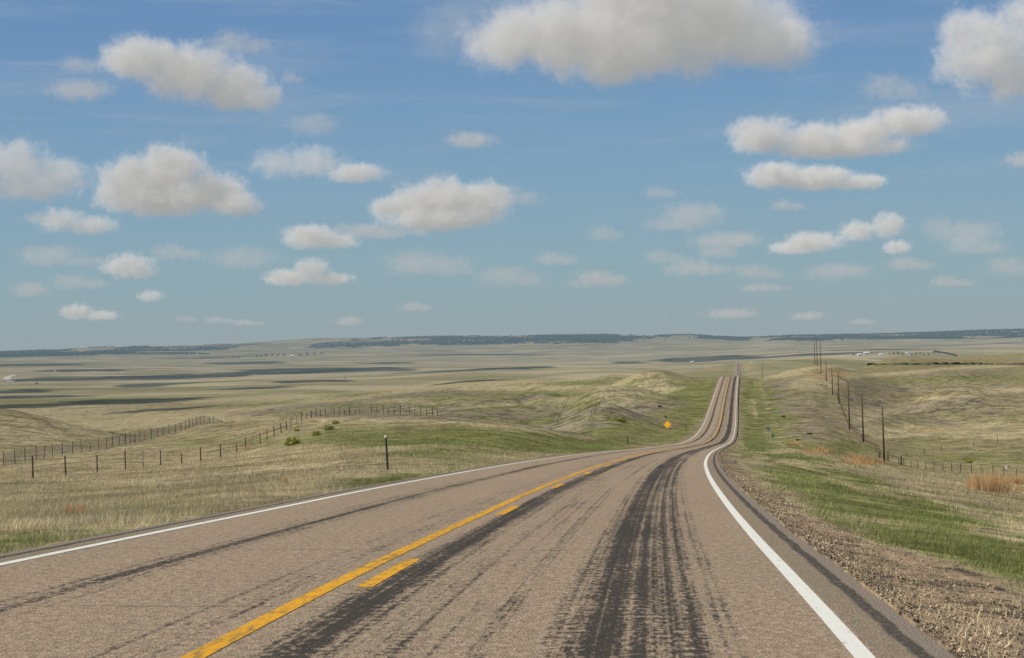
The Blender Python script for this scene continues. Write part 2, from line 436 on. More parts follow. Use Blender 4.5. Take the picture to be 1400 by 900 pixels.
# ------------------------------------------------------------------ land material and mesh
def land_material():
    m = bpy.data.materials.new('prairie_ground'); t = NT(m)
    pos = t.n('ShaderNodeNewGeometry').outputs['Position']
    at_ = t.n('ShaderNodeAttribute', attribute_name='cover')
    sp = t.n('ShaderNodeSeparateColor'); t.l(at_.outputs['Color'], sp.inputs[0])
    g, s, d, r = sp.outputs[0], sp.outputs[1], sp.outputs[2], at_.outputs['Alpha']
    gv = t.n('ShaderNodeAttribute', attribute_name='gravel').outputs['Fac']
    p2 = t.scale(pos, (1, 1, .6))
    nA = t.noise(p2, 1 / 420, 9, .62); nB = t.noise(p2, 1 / 14, 7, .65); nC = t.noise(p2, 1 / 1.3, 6, .7); nD = t.noise(p2, 9.0, 5, .7)
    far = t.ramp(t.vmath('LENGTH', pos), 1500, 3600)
    nM = t.noise(p2, 1 / 4.5, 5, .65)
    base = t.mix(t.ramp(nB, .32, .68), (.235, .190, .098, 1), (.350, .288, .160, 1))
    base = t.mix(t.ramp(nM, .38, .66), base, t.mix(.55, base, (.40, .335, .20, 1)))
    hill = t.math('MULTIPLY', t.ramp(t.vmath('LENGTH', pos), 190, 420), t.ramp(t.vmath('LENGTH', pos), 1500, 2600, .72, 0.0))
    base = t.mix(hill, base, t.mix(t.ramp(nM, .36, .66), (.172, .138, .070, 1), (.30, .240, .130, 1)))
    base = t.mix(t.ramp(nA, .35, .66), base, t.mix(.55, base, (.185, .178, .090, 1)))
    nn = t.math('ADD', t.math('MULTIPLY', t.math('SUBTRACT', nB, .5), 2.0), t.math('MULTIPLY', t.math('SUBTRACT', nM, .5), 1.6))
    nn = t.math('ADD', nn, t.math('MULTIPLY', t.math('SUBTRACT', nC, .5), 1.2))
    gf = t.ramp(t.math('ADD', g, t.math('MULTIPLY', nn, .85)), .15, 1.0)
    grn = t.mix(t.ramp(nM, .3, .7), (.108, .128, .036, 1), (.180, .192, .064, 1))
    base = t.mix(t.math('MULTIPLY', gf, .80), base, grn)
    sf = t.ramp(t.math('ADD', s, t.math('MULTIPLY', nn, .6)), .2, .95)
    base = t.mix(t.math('MULTIPLY', sf, .75), base, t.mix(t.ramp(nC, .3, .7), (.34, .275, .150, 1), (.46, .385, .23, 1)))
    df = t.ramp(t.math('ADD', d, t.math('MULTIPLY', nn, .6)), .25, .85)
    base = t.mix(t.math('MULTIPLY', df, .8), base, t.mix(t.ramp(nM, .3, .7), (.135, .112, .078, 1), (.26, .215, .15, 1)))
    rf = t.ramp(t.math('ADD', r, t.math('MULTIPLY', nn, .5)), .25, .8)
    base = t.mix(t.math('MULTIPLY', rf, .75), base, (.38, .215, .085, 1))
    # tufts: dark gaps between the clumps
    tf = t.math('MULTIPLY', t.ramp(nC, .34, .58, .50, 1.16), t.ramp(nD, .3, .55, .75, 1.08))
    tf = t.math('MULTIPLY', tf, t.ramp(nM, .34, .56, .66, 1.10))
    cc = t.n('ShaderNodeCombineColor'); [t.l(tf, cc.inputs[i]) for i in range(3)]
    base = t.mix(1.0, base, cc.outputs[0], 'MULTIPLY')
    # gravel shoulder
    vo = t.n('ShaderNodeTexVoronoi'); t.l(pos, vo.inputs['Vector']); vo.inputs['Scale'].default_value = 26.0
    vs = t.n('ShaderNodeSeparateColor'); t.l(vo.outputs['Color'], vs.inputs[0])
    grav = t.mix(vs.outputs[0], (.205, .148, .092, 1), (.40, .302, .195, 1))
    grav = t.mix(t.ramp(t.noise(p2, 1.1, 6, .7), .46, .62), grav, (.075, .06, .046, 1))
    grav = t.mix(t.ramp(t.noise(p2, 2.3, 4, .7), .6, .72), grav, (.38, .31, .19, 1))
    base = t.mix(t.ramp(t.math('ADD', gv, t.math('MULTIPLY', t.math('SUBTRACT', nC, .5), .5)), .35, .7), base, grav)
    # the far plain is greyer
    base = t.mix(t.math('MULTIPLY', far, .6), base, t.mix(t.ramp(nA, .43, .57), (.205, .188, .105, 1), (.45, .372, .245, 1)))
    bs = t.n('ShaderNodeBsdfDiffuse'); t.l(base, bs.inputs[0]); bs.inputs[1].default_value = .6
    bp = t.n('ShaderNodeBump'); bp.inputs['Strength'].default_value = .8; bp.inputs['Distance'].default_value = .40
    t.l(t.math('ADD', t.math('ADD', nC, t.math('MULTIPLY', nM, 2.0)), t.math('MULTIPLY', nB, 3.0)), bp.inputs['Height']); t.l(bp.outputs[0], bs.inputs['Normal'])
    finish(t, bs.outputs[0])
    return m


idx = np.arange(nr * nc).reshape(nr, nc)
FG = np.stack([idx[:-1, :-1], idx[:-1, 1:], idx[1:, 1:], idx[1:, :-1]], -1).reshape(-1, 4)
VG = np.stack([XG, YG, ZG], -1).reshape(-1, 3)
land = npmesh('ground', VG, FG, True, col={'cover': CV.reshape(-1, 4), 'gravel': np.repeat(GRV.reshape(-1, 1), 3, 1)})
tag(link('ground', land, land_material()), 'rolling dry prairie with green patches falling away to a wide plain', kind='structure')


# ------------------------------------------------------------------ road
def road_material():
    m = bpy.data.materials.new('chip_seal_road'); t = NT(m)
    uv = t.n('ShaderNodeUVMap').outputs[0]     # u = metres from the axis, v = metres along
    sx = t.n('ShaderNodeSeparateXYZ'); t.l(uv, sx.inputs[0]); d, s = sx.outputs[0], sx.outputs[1]
    fine = t.noise(uv, 60.0, 3, .7); mid = t.noise(uv, 9.0, 6, .7); big = t.noise(t.scale(uv, (.6, .09, 1)), 1.0, 5, .6)
    vo = t.n('ShaderNodeTexVoronoi'); t.l(uv, vo.inputs['Vector']); vo.inputs['Scale'].default_value = 55.0
    vs = t.n('ShaderNodeSeparateColor'); t.l(vo.outputs['Color'], vs.inputs[0])
    base = t.mix(vs.outputs[0], (.280, .208, .138, 1), (.580, .440, .308, 1))
    base = t.mix(t.ramp(mid, .3, .7), base, t.mix(.25, base, (.20, .16, .115, 1)))
    base = t.mix(t.ramp(big, .35, .7), base, t.mix(.35, base, (.30, .245, .17, 1)))
    mot = t.noise(t.scale(uv, (15.0, 7.0, 1)), 1.0, 5, .7)
    base = t.mix(t.ramp(mot, .36, .66), t.mix(1.0, base, (.68, .67, .64, 1), 'MULTIPLY'), base)
    # ropes of bitumen along the wheel paths
    rope = t.noise(t.scale(uv, (9.0, .05, 1)), 1.0, 4, .6)
    rope2 = t.noise(t.scale(uv, (20.0, .02, 1)), 1.0, 2, .5)
    fray = t.noise(t.scale(uv, (20.0, 8.0, 1)), 1.0, 5, .75)
    cross = t.noise(t.scale(uv, (1.2, 7.0, 1)), 1.0, 4, .7)
    longn = t.noise(t.scale(uv, (.1, .06, 1)), 1.0, 3, .6)

    def band(c, w, amt, soft=1.0):
        x = t.math('ABSOLUTE', t.math('SUBTRACT', d, c))
        return t.math('MULTIPLY', t.ramp(x, w * (1 - .75 * soft), w * (1 + .35 * soft), 1.0, 0.0), amt)

    bands = [band(2.28, .55, .56), band(2.06, .17, .42), band(2.30, .05, .22), band(2.45, .05, .2), band(2.62, .06, .24), band(2.75, .2, .1), band(.34, .24, .72), band(.70, .55, .18), band(-2.1, .32, .46), band(-2.12, .08, .34), band(-.5, .28, .26), band(1.42, .10, .22), band(1.75, .05, .12), band(-2.75, .5, .10), band(1.15, .6, .10), band(-1.1, .5, .08)]
    tot = bands[0]
    for b in bands[1:]: tot = t.math('ADD', tot, b)
    tot = t.math('MULTIPLY', tot, t.ramp(longn, .25, .65, .78, 1.15))
    tot = t.math('MULTIPLY', tot, t.ramp(s, 120, 320, 1.0, 1.75))
    k = t.math('ADD', tot, t.math('MULTIPLY', t.math('SUBTRACT', rope, .5), 1.15))
    k = t.math('ADD', k, t.math('MULTIPLY', t.math('SUBTRACT', rope2, .5), 1.35))
    k = t.math('ADD', k, t.math('MULTIPLY', t.math('SUBTRACT', fray, .5), 3.1))
    patch = t.noise(t.scale(uv, (3.2, .42, 1)), 1.0, 5, .65)
    k = t.math('ADD', k, t.math('MULTIPLY', t.math('SUBTRACT', patch, .5), 1.1))
    k = t.math('ADD', k, t.math('MULTIPLY', t.math('SUBTRACT', cross, .5), .9))
    k = t.math('ADD', k, t.math('MULTIPLY', t.math('SUBTRACT', fine, .5), .7))
    dark = t.math('MULTIPLY', t.ramp(k, .28, .86), t.ramp(tot, .03, .22))
    tar = t.mix(fine, (.020, .019, .016, 1), (.058, .051, .040, 1))
    base = t.mix(t.math('MULTIPLY', dark, .92), base, tar)
    # worn, paler paving outside the edge lines, then a sealed dark strip
    ad = t.math('ABSOLUTE', d)
    edge = t.ramp(ad, 3.56, 3.60)
    base = t.mix(t.math('MULTIPLY', edge, .55), base, (.215, .175, .120, 1))
    wob = t.math('MULTIPLY', t.math('SUBTRACT', t.noise(t.scale(uv, (.0, .8, 1)), 1.0, 6, .75), .5), .13)
    strip = t.math('MULTIPLY', t.ramp(t.math('ADD', ad, wob), 3.76, 3.80), t.ramp(t.math('ADD', ad, wob), 3.86, 3.89, 1.0, 0.0))
    strip = t.math('MULTIPLY', strip, t.ramp(s, 90, 220, 1.0, .35))
    base = t.mix(t.math('MULTIPLY', strip, t.ramp(fray, .36, .52, .45, .9)), base, (.058, .055, .048, 1))
    base = t.mix(t.ramp(t.math('ADD', ad, wob), 3.875, 3.90), base, (.245, .20, .155, 1))
    # transverse cracks
    cr = t.math('ADD', s, t.math('MULTIPLY', t.math('SUBTRACT', t.noise(t.scale(uv, (.9, .05, 1)), 1.0, 4, .7), .5), .5))
    crk = None
    for s0, lo, hi in ((19.3, -4, 2.1), (31.9, .3, 3.4), (47.0, -4, 1.2), (66.0, -3, 4), (13.2, -3.4, .6)):
        x = t.math('ABSOLUTE', t.math('SUBTRACT', cr, s0))
        c = t.math('MULTIPLY', t.ramp(x, .012, .035, 1.0, 0.0), t.math('MULTIPLY', t.ramp(d, lo, lo + .2), t.ramp(d, hi - .2, hi, 1.0, 0.0)))
        crk = c if crk is None else t.math('MAXIMUM', crk, c)
    base = t.mix(t.math('MULTIPLY', crk, t.ramp(mid, .38, .6, .15, .75)), base, (.05, .045, .04, 1))
    # pale chips
    sp = t.noise(uv, 23.0, 2, .5)
    base = t.mix(t.ramp(sp, .765, .79), base, (.5, .46, .4, 1))
    bs = t.n('ShaderNodeBsdfPrincipled'); t.l(base, bs.inputs['Base Color'])
    t.l(t.math('SUBTRACT', .92, t.math('MULTIPLY', dark, .22)), bs.inputs['Roughness']); bs.inputs['Specular IOR Level'].default_value = .06
    bp = t.n('ShaderNodeBump'); bp.inputs['Strength'].default_value = .8; bp.inputs['Distance'].default_value = .012
    t.l(t.math('ADD', vo.outputs['Distance'], fine), bp.inputs['Height']); t.l(bp.outputs[0], bs.inputs['Normal'])
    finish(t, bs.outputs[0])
    return m


def paint_material(name, col, wear, worn):
    m = bpy.data.materials.new(name); t = NT(m)
    uv = t.n('ShaderNodeUVMap').outputs[0]
    a = t.noise(t.scale(uv, (14, 3, 1)), 1.0, 6, .75); b = t.noise(uv, 45.0, 3, .7); c = t.noise(t.scale(uv, (.5, .12, 1)), 1.0, 3, .6)
    k = t.math('ADD', t.math('MULTIPLY', a, .7), t.math('MULTIPLY', b, .3))
    k = t.math('ADD', k, t.math('MULTIPLY', t.math('SUBTRACT', c, .5), .25))
    hi = tuple(col) + (1,); lo = tuple(x * .8 for x in col) + (1,)
    base = t.mix(t.ramp(k, wear, wear + .14), tuple(worn) + (1,), t.mix(b, lo, hi))
    bs = t.n('ShaderNodeBsdfPrincipled'); t.l(base, bs.inputs['Base Color']); bs.inputs['Roughness'].default_value = .8; bs.inputs['Specular IOR Level'].default_value = .1
    finish(t, bs.outputs[0])
    return m


def stations():
    return np.concatenate([np.linspace(-30, 20, 120)[:-1], np.linspace(20, 120, 220)[:-1], np.linspace(120, 900, 420)[:-1], np.linspace(900, 3900, 260)])


def arc(Y):
    yy = np.linspace(-40, 3900, 20000)
    dl = np.sqrt(1 + (np.gradient(roadX(yy), yy)) ** 2 + np.gradient(roadZ(yy), yy) ** 2)
    cum = np.concatenate([[0], np.cumsum((dl[1:] + dl[:-1]) / 2 * np.diff(yy))])
    return np.interp(Y, yy, cum) - np.interp(0.0, yy, cum)


def ribbon(name, d0, d1, ys, lift, mat, parent=None, cols=None, edges=0.0):
    ys = np.asarray(ys, float)
    ds = np.linspace(d0, d1, 2) if cols is None else np.asarray(cols, float)
    th = road_th(ys); sc = arc(ys)
    V, UV = [], []
    for d in ds:
        dd = d + (edges * fbm(ys * 1.1 + d * 7, ys * 0 + d, 44, 3) if edges and abs(d) > 3.97 else 0)
        rise = lift + np.maximum(ys, 0) * 2.2e-5 * (1 if lift < .1 else 0)
        V.append(np.stack([roadX(ys) + dd * np.cos(th), ys - dd * np.sin(th), roadZ(ys) - road_e(ys) * d + rise], 1))
        UV.append(np.stack([np.full_like(ys, d) + (dd - d), sc], 1))
    n, k = len(ys), len(ds)
    V = np.stack(V, 1).reshape(-1, 3); UV = np.stack(UV, 1).reshape(-1, 2)
    ii = np.arange(n * k).reshape(n, k)
    Fc = np.stack([ii[:-1, :-1], ii[:-1, 1:], ii[1:, 1:], ii[1:, :-1]], -1).reshape(-1, 4)
    return link(name, npmesh(name, V, Fc, True, uv=UV), mat, parent)


st = stations()
road = ribbon('road', 0, 0, st, 0.0, road_material(), cols=[-3.99, -3.9, -3.6, -2, 0, 2, 3.6, 3.9, 3.99], edges=.04)
# skirts: the pavement's broken edge drops to the shoulder
tag(road, 'two lane pinkish tan chip seal highway running downhill and over a far crest', kind='structure')
MSK = simple('asphalt_edge', (.19, .16, .125), .95, .4, 8)
for sgn, nm in ((-1, 'pavement_edge'), (1, 'pavement_edge')):
    ys = st; th = road_th(ys)
    d0 = sgn * 3.99 + sgn * 0
    dd = sgn * 3.99 + .04 * fbm(ys * 1.1 + sgn * 3.99 * 7, ys * 0 + sgn * 3.99, 44, 3)
    top = np.stack([roadX(ys) + dd * np.cos(th), ys - dd * np.sin(th), roadZ(ys) - road_e(ys) * sgn * 3.99], 1)
    d2 = dd + sgn * .10
    bot = np.stack([roadX(ys) + d2 * np.cos(th), ys - d2 * np.sin(th), roadZ(ys) - road_e(ys) * sgn * 3.99 - .2 - .0007 * np.clip(ys, 0, 1200)], 1)
    V = np.concatenate([top, bot]); n = len(ys); i = np.arange(n - 1)
    link(nm, npmesh(nm, V, np.stack([i, i + 1, i + 1 + n, i + n], 1), True), MSK, road)
WHITE = paint_material('white_road_paint', (.76, .745, .655), .33, (.32, .29, .24))
YELL = paint_material('yellow_road_paint', (.74, .365, .020), .40, (.26, .17, .05))
s2 = st[st < 3250]
ribbon('edge_line', -3.56, -3.445, s2, .004, WHITE, road)
ribbon('edge_line', 3.445, 3.56, s2, .004, WHITE, road)
ribbon('centre_line', -.20, -.065, st[st < 318], .004, YELL, road)
ribbon('centre_line', .065, .20, st[(st > 318) & (st < 3250)], .004, YELL, road)
for k in range(60):
    y0 = 14.72 + 12.42 * k
    if y0 < 305: ribbon('centre_dash', .075, .205, np.linspace(y0, y0 + 3.1, 8), .004, YELL, road)
    elif y0 > 330 and y0 < 745: ribbon('centre_dash', -.205, -.075, np.linspace(y0, y0 + 3.1, 8), .004, YELL, road)


# ------------------------------------------------------------------ camera, light, sky
cam = bpy.data.cameras.new('camera'); co = bpy.data.objects.new('camera', cam); COL.objects.link(co)
cam.sensor_width = 36.0; cam.lens = F / 1400 * 36.0; cam.clip_start = .1; cam.clip_end = 400000
pitch = math.atan((YH - 450) / F)
co.matrix_world = Matrix.Rotation(math.pi / 2 + pitch, 4, 'X') @ Matrix.Rotation(-ROLL, 4, 'Z')
S.camera = co
sun = bpy.data.lights.new('sun', 'SUN'); so = bpy.data.objects.new('sun', sun); COL.objects.link(so)
sun.energy = 4.9; sun.angle = math.radians(.53); sun.color = (1.0, .93, .81)
SD = Vector((math.sin(SUN_AZ) * math.cos(SUN_EL), math.cos(SUN_AZ) * math.cos(SUN_EL), math.sin(SUN_EL)))   # towards the sun
so.rotation_euler = SD.to_track_quat('Z', 'Y').to_euler()


def world():
    w = bpy.data.worlds.new('World'); S.world = w; w.use_nodes = True
    t = NT(w)
    sky = t.n('ShaderNodeTexSky', sky_type='NISHITA')
    sky.sun_disc = False; sky.sun_elevation = SUN_EL; sky.sun_rotation = SUN_AZ
    sky.air_density = 1.0; sky.dust_density = .9; sky.ozone_density = 1.2; sky.altitude = 1200
    co_ = t.n('ShaderNodeTexCoord').outputs['Generated']
    sp = t.n('ShaderNodeSeparateXYZ'); t.l(co_, sp.inputs[0]); el = sp.outputs[2]
    # spring haze: a grey-blue murk low down that clears upwards
    hz = t.n('ShaderNodeValToRGB'); t.l(t.math('MULTIPLY', el, 4.0), hz.inputs[0])
    e = hz.color_ramp.elements
    e[0].position = 0.0; e[0].color = (2.85, 3.60, 3.92, 1)
    e[1].position = 1.0; e[1].color = (1.12, 2.25, 4.45, 1)
    for p, c in ((.16, (2.45, 3.75, 4.42, 1)), (.36, (2.0, 3.52, 4.95, 1)), (.66, (1.35, 2.68, 4.80, 1))):
        x = e.new(p); x.color = c
    k = t.ramp(el, .10, .55, .92, .15)
    base = t.mix(k, sky.outputs[0], hz.outputs[0])
    # thin streaks of high cirrus
    cv = t.scale(co_, (3.0, 1.0, 26.0))
    ci = t.math('MULTIPLY', t.ramp(t.noise(cv, 2.2, 5, .6, .4), .45, .75, 0, .42), t.ramp(el, .03, .10))
    base = t.mix(ci, base, (3.6, 4.3, 5.2, 1))
    bg = t.n('ShaderNodeBackground'); t.l(base, bg.inputs[0]); bg.inputs[1].default_value = .10
    out = t.n('ShaderNodeOutputWorld'); t.l(bg.outputs[0], out.inputs[0])


world()
S.view_settings.view_transform = 'Standard'; S.view_settings.look = 'None'; S.view_settings.exposure = 0
S.render.engine = 'CYCLES'
S.cycles.use_denoising = True
S.cycles.max_bounces = 6; S.cycles.diffuse_bounces = 2; S.cycles.volume_bounces = 0; S.cycles.transparent_max_bounces = 16
# ------------------------------------------------------------------ clouds (true volumes at their own height and distance)
def remeshed(name, bm, vox):
    me = bm_mesh(name + '_src', bm)
    o = bpy.data.objects.new(name + '_src', me); COL.objects.link(o)
    md = o.modifiers.new('r', 'REMESH'); md.mode = 'VOXEL'; md.voxel_size = vox; md.use_smooth_shade = True
    dg = bpy.context.evaluated_depsgraph_get()
    out = bpy.data.meshes.new_from_object(o.evaluated_get(dg))
    bpy.data.objects.remove(o); bpy.data.meshes.remove(me)
    out.name = name
    return out


def cloud_material(lobes, size, zb, soft, dens, erode, grey, seed, nsc, fade):
    m = bpy.data.materials.new('cloud_vapour'); t = NT(m)
    p = t.n('ShaderNodeTexCoord').outputs['Object']
    f = None
    for (c, r) in lobes:
        q = t.vmath('DIVIDE', t.vmath('SUBTRACT', p, c), r)
        v = t.math('SUBTRACT', 1.0, t.vmath('LENGTH', q))
        if f is None: f = v
        else:
            nd = t.n('ShaderNodeMath', operation='SMOOTH_MAX'); t.l(f, nd.inputs[0]); t.l(v, nd.inputs[1]); nd.inputs[2].default_value = .18
            f = nd.outputs[0]
    po = t.vmath('ADD', p, (seed * 911.0, seed * 377.0, seed * 51.0))
    n1 = t.noise(po, nsc / size, 8, .62, .3)
    n2 = t.noise(po, nsc * 4.2 / size, 4, .6)
    k = t.math('ADD', f, t.math('MULTIPLY', t.math('SUBTRACT', n1, .52), erode * 3.6))
    k = t.math('ADD', k, t.math('MULTIPLY', t.math('SUBTRACT', n2, .5), erode * 1.7))
    sz = t.n('ShaderNodeSeparateXYZ'); t.l(p, sz.inputs[0])
    z = t.math('ADD', sz.outputs[2], t.math('MULTIPLY', t.math('SUBTRACT', n1, .5), soft * 1.5))
    base = t.ramp(z, zb - soft, zb + soft)
    d = t.math('MULTIPLY', t.math('MULTIPLY', t.ramp(k, .09, .66), base), dens)
    sc = t.n('ShaderNodeVolumeScatter'); alb = (.985 * fade, .96 * fade, .925 * fade, 1); sc.inputs['Color'].default_value = alb; sc.inputs['Anisotropy'].default_value = -.25
    t.l(d, sc.inputs['Density'])
    em = t.n('ShaderNodeEmission'); em.inputs[0].default_value = tuple(grey) + (1,); t.l(d, em.inputs[1])   # added glow standing in for light scattered many times inside
    ad = t.n('ShaderNodeAddShader'); t.l(sc.outputs[0], ad.inputs[0]); t.l(em.outputs[0], ad.inputs[1])
    ab = t.n('ShaderNodeVolumeAbsorption'); ab.inputs['Color'].default_value = alb; t.l(d, ab.inputs['Density'])
    a2 = t.n('ShaderNodeAddShader'); t.l(ad.outputs[0], a2.inputs[0]); t.l(ab.outputs[0], a2.inputs[1])
    out = t.n('ShaderNodeOutputMaterial'); t.l(a2.outputs[0], out.inputs['Volume'])
    return m


CLOUDS = []


def cloud(label, lobes, base, od=8.0, erode=.42, soft=.12, group='fair weather clouds', nsc=4.0):
    """lobes: (x, y, rx, ry) in photo pixels give bearing and size; base = photo row of the flat underside"""
    lobes = [(x, y - .1 * ry, rx * (1.22 if od > 3 else 1.4), ry * (1.22 if od > 3 else 1.4)) for (x, y, rx, ry) in lobes]
    erode = erode * 1.2
    xs = [l[0] for l in lobes]; cx = sum(xs) / len(xs)
    u, v = px2d(cx, base)
    el = -float(v) / F
    D = min(1500.0 / max(el, 1e-4), 48000.0)
    k = D / F
    ox, oz = float(u) * k, -float(v) * k
    L = []
    hmax = max(base - (l[1] - l[3]) for l in lobes) * k
    for i, (x, y, rx, ry) in enumerate(lobes):
        a, b = px2d(x, y)
        dep = min(max(rx * .75, ry * 1.1), ry * 2.6) * k
        L.append(((float(a) * k - ox, (i % 3 - 1) * dep * .18, -float(b) * k - oz), (rx * k, dep, ry * k)))
    size = max(max(r[0] for c, r in L), hmax)
    bm = bmesh.new()
    for c, r in L:
        m = Matrix.Translation(c) @ Matrix.Diagonal((r[0] * 1.2, r[1] * 1.2, r[2] * 1.2, 1))
        bmesh.ops.create_icosphere(bm, subdivisions=3, radius=1.0, matrix=m)
    me = remeshed('cloud', bm, max(hmax / 11, size / 40))
    zs = -soft * hmax * 2.2
    for w in me.vertices:
        if w.co.z < zs: w.co.z = zs + (w.co.z - zs) * .05
    hz = 1 - math.exp(-D / 60000.0)  # distance haze put into the cloud's glow, albedo and density
    g = [a * (1 - hz) + b * hz for a, b in zip(((.29, .285, .275) if od < 3 else (.205, .198, .186)), ((.29, .292, .285) if od < 3 else (.25, .25, .24)))]
    mean_r = sum(r[2] for c, r in L) / len(L)
    m = cloud_material(L, size, 0.0, soft * hmax, (od * .62 if od > 3 else od * .45) / (2 * mean_r) * (1 - .3 * hz), erode, g, len(CLOUDS) + 1, nsc, (1 - .55 * hz) * (.5 if od < 3 else 1.0))
    o = link('cloud', me, m)
    o.location = (ox, D, oz)
    tag(o, label, 'cloud', group)
    CLOUDS.append(o)


cloud('largest cloud, broad grey white mass along the top edge above the far road', [(760, 55, 125, 52), (860, 60, 150, 66), (960, 30, 140, 62), (1050, 62, 85, 40), (840, 98, 60, 30), (700, 62, 66, 34), (890, 5, 130, 60)], 122, 7, .34, .16)
cloud('tall pale cloud cut off by the right edge at the top of the sky', [(1350, 80, 75, 55), (1400, 110, 70, 40), (1325, 45, 45, 38), (1420, 30, 60, 40)], 140, 6, .40, .16)
cloud('rounded cloud with a ragged right tail high on the left', [(200, 85, 62, 34), (260, 105, 70, 42), (320, 122, 60, 36), (355, 138, 34, 22), (175, 82, 36, 26)], 156, 7, .32, .16)
cloud('bright white heaped cloud with a flat base on the left', [(190, 254, 58, 38), (232, 236, 48, 40), (280, 264, 58, 30), (325, 282, 44, 20), (160, 262, 36, 26), (225, 272, 90, 26)], 297, 9, .34, .08)
cloud('dim grey cloud cut off by the left edge', [(20, 235, 62, 40), (75, 245, 50, 30), (40, 258, 70, 22), (-30, 230, 50, 40)], 276, 4, .45, .14)
cloud('white heaped cloud with square shoulders in the middle of the sky', [(600, 276, 62, 30), (655, 280, 50, 30), (560, 284, 44, 26), (605, 300, 85, 20), (530, 285, 30, 18)], 318, 8, .34, .09)
cloud('long pale cloud bar rising to the right on the right of the sky', [(1040, 190, 52, 28), (1110, 195, 60, 24), (1180, 186, 60, 26), (1240, 170, 55, 26), (1150, 202, 110, 18)], 219, 6, .34, .12)
cloud('low flat cloud bar just below the longer one on the right', [(1060, 242, 48, 20), (1115, 246, 60, 18), (1180, 250, 40, 12)], 261, 5.5, .34, .12)
cloud('thin grey cloud right of the bright heaped one', [(380, 226, 36, 20), (425, 224, 44, 22)], 245, 3, .42, .14)
cloud('small grey cloud between the heaped cloud and the square one', [(488, 239, 42, 15)], 252, 4, .38, .14)
cloud('little cloud puff under the dim cloud at the left', [(85, 303, 34, 18), (125, 310, 38, 15)], 321, 3.5, .44, .14)
cloud('little flat based white cloud below and left of the square one', [(425, 326, 42, 18), (460, 332, 32, 12)], 341, 5.5, .38, .1)
cloud('small peaked white cloud low in the left half', [(425, 372, 28, 19), (395, 381, 36, 13), (455, 383, 30, 10)], 391, 6, .38, .1)
cloud('small white puff low on the left above a tinier one', [(175, 366, 38, 18), (190, 372, 26, 12)], 382, 5, .42, .12)
cloud('paler cloud of a pair low on the right, with a long dim tail', [(1110, 333, 42, 16), (1085, 340, 36, 11)], 347, 4.5, .38, .12)
cloud('double headed white puff low on the right', [(1172, 318, 28, 16), (1216, 310, 27, 19)], 331, 6, .34, .12)
cloud('tiny puff right under the double headed one', [(1226, 340, 22, 11)], 348, 4.5, .38, .14)
cloud('small white cloud lowest at the far left near the hills', [(105, 428, 24, 12), (135, 433, 28, 8)], 438, 5, .40, .12)
cloud('faint broken wisp under the square cloud', [(570, 362, 46, 18), (615, 366, 40, 14)], 378, 1.6, .5, .16)
cloud('faint grey wisp low over the middle of the plain', [(692, 380, 40, 16), (720, 384, 30, 10)], 394, 1.2, .5, .16)
cloud('large faint wisp right of the middle, uppermost of its cluster', [(945, 298, 44, 20), (915, 308, 34, 10)], 318, 1.7, .5, .16)
cloud('flat faint wisp under the largest of the faint wisps', [(995, 330, 48, 12), (985, 345, 30, 12)], 354, 1.8, .46, .16)
cloud('faint torn wisp near the right edge level with the double puff', [(1285, 315, 26, 18), (1325, 318, 42, 14)], 332, 1.6, .5, .16)
cloud('faint ragged wisp beside the left end of the largest cloud', [(605, 50, 48, 36), (640, 30, 46, 34)], 92, 1.1, .55, .2)
cloud('small faint smudge of cloud above the square one', [(643, 193, 34, 11)], 204, 2.2, .4, .16)
cloud('faint smudge of cloud under the rounded one at upper left', [(110, 126, 46, 15)], 141, 1.7, .45, .16)
cloud('tiny white puff under the small one low on the left', [(206, 406, 20, 9)], 414, 3.2, .42, .14)
cloud('tiny pale puff low at the far left', [(42, 397, 24, 11)], 407, 2.8, .44, .14)
cloud('dim upright wisp above the thin grey cloud', [(430, 173, 34, 18)], 190, 1.5, .46, .16)
cloud('faint wisp left of the small peaked cloud', [(335, 355, 48, 16)], 370, 1.2, .5, .16)
cloud('faint grey streak of cloud above the low white puff at left', [(70, 352, 44, 15), (105, 358, 34, 8)], 366, 1.2, .5, .16)
cloud('low faint streak of cloud over the right of the plain', [(1000, 430, 36, 7)], 436, 2.0, .44, .16)
cloud('low pale dash of cloud above the power poles', [(1103, 433, 25, 6)], 438, 2.0, .44, .16)
cloud('tiny low puff over the middle left hills', [(478, 440, 18, 7)], 445, 2.2, .44, .16)
cloud('faint blot of cloud low to the right of the middle', [(1145, 374, 44, 13)], 386, 1.2, .5, .16)
cloud('pale scrap of cloud at the right edge under the tall cloud', [(1398, 220, 26, 11)], 230, 2.4, .45, .16)
for (x, y, rx, ry) in [(243, 347, 32, 12), (110, 387, 34, 11), (569, 420, 20, 6), (762, 355, 28, 10), (816, 384, 34, 12), (828, 321, 22, 12), (904, 264, 20, 9), (909, 352, 24, 11), (956, 368, 44, 11), (1037, 373, 30, 11), (1047, 394, 30, 6), (1076, 282, 22, 8), (1243, 362, 30, 10), (1300, 386, 26, 8), (1332, 336, 40, 14), (1384, 366, 34, 14), (1222, 122, 40, 18), (110, 90, 24, 12), (330, 60, 40, 16), (400, 108, 16, 10), (828, 380, 26, 10), (300, 438, 18, 5), (255, 437, 14, 5), (340, 442, 22, 4), (60, 300, 24, 8), (700, 270, 36, 14), (520, 318, 60, 10), (1180, 440, 16, 4)]:
    cloud('barely visible thin wisp of cloud fading into the blue', [(x - rx * .3, y, rx * .8, ry), (x + rx * .45, y + ry * .2, rx * .7, ry * .7)], y + ry * .9, 1.5, .58, .2, group='thin fading wisps of cloud')
S.cycles.volume_step_rate = .6

